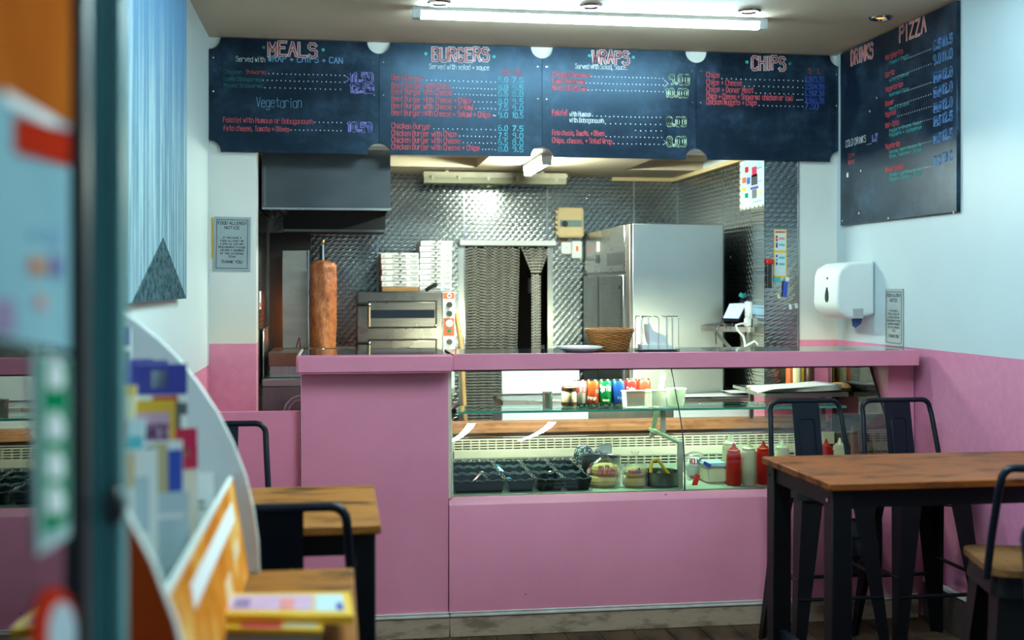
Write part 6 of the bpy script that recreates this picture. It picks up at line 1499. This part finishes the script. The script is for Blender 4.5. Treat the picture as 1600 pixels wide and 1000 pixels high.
obj('frame_post', MB().box(fx0_, fx1_-.012, fy, fy+.05, 0, ZC, .003, 1), 'teal_frame', fpst)
obj('frame_stop', MB().box(fx1_-.0115, fx1_, fy+.012, fy+.05, 0, ZC, .003, 1), pm('teal_light', (.14, .36, .36), None, 6, .4, spec=.2), fpst)
p = at(181, 790, fy); obj('latch_knob', MB().ball((p.x, fy-.004, p.z), (.010, .012, .018), 12, 8), 'dark_frame', fpst)
def on_door(name, label, pts, m_, cat='sticker', th=.0015):
    q = [atX(x, y, XDL+.004) for x, y in pts]; c_ = sum(q, Vector())/len(q)
    r = thing(name, label, cat, c_); q = [Vector((XDL+.0052, p.y, p.z)) for p in q]; n = len(q)
    obj('sheet', MB().add(q+[p-Vector((th, 0, 0)) for p in q], [tuple(range(n)), tuple(range(2*n-1, n-1, -1))]+[(i, (i+1) % n, n+(i+1) % n, n+i) for i in range(n)]), m_, r, smooth=False); return r
def door_patch(r, nm, pts, m_, l=.0008):
    q = [atX(x, y, XDL+.004) for x, y in pts]; q = [Vector((XDL+.0052+l, p.y, p.z)) for p in q]; n = len(q)
    obj(nm, MB().add(q+[p-Vector((.0006, 0, 0)) for p in q], [tuple(range(n)), tuple(range(2*n-1, n-1, -1))]+[(i, (i+1) % n, n+(i+1) % n, n+i) for i in range(n)]), m_, r, smooth=False)
r = on_door('door_poster', 'big orange and pale blue poster stuck on the open glass door', [(-60, 520), (107, 548), (107, -40), (-60, -120)], pm('poster_pale', (.34, .56, .61), (.28, .48, .54), 5, .9, spec=0.0), 'poster')
door_patch(r, 'orange_field', [(-60, 120), (107, 195), (107, -40), (-60, -120)], pm('orange_print', (0.62, 0.16, 0.022), (0.42, 0.085, 0.012), 5, .9, spec=0.0))
door_patch(r, 'white_band', [(0, 158), (84, 205), (84, 185), (0, 140)], 'paper_white', .0016)
door_patch(r, 'red_field', [(18, 238), (104, 260), (104, 205), (18, 180)], pm('red_print', (0.60, 0.035, 0.012), None, 7, .9, spec=0.0), .0016)
for a, b_, c_, d, m_ in ((42, 400, 60, 428, 'orange_red'), (72, 398, 92, 430, 'blue_print'), (62, 404, 70, 424, 'beige_plastic'), (72, 355, 88, 378, 'chalk_sky'), (46, 355, 58, 372, 'chalk_sky'), (52, 460, 66, 480, 'chalk_pink'), (-20, 465, 18, 520, 'print_violet')):
    door_patch(r, 'small_print', [(a, d), (c_, d+3), (c_, b_+3), (a, b_)], m_, .0016)
r = on_door('green_sticker', 'tall green and white sticker on the edge of the open glass door', [(58, 868), (107, 838), (107, 560), (52, 550)], pm('sticker_pale', (.45, .66, .64), None, 6, .4))
door_patch(r, 'green_field', [(64, 838), (103, 815), (103, 566), (60, 558)], 'green_print')
for y in (585, 665, 725, 780): door_patch(r, 'white_letter', [(70, y+20), (80, y+24), (94, y+20), (96, y), (86, y-22), (74, y-22), (69, y-4)], 'paper_white', .0016)
r = on_door('round_sticker', 'round red and white sticker low on the open glass door', [(84+34*math.cos(2*PI*k/20), 985+68*math.sin(2*PI*k/20)) for k in range(20)], 'red_print')
door_patch(r, 'white_centre', [(94+22*math.cos(2*PI*k/16), 992+52*math.sin(2*PI*k/16)) for k in range(16)], 'pale_blue_print')
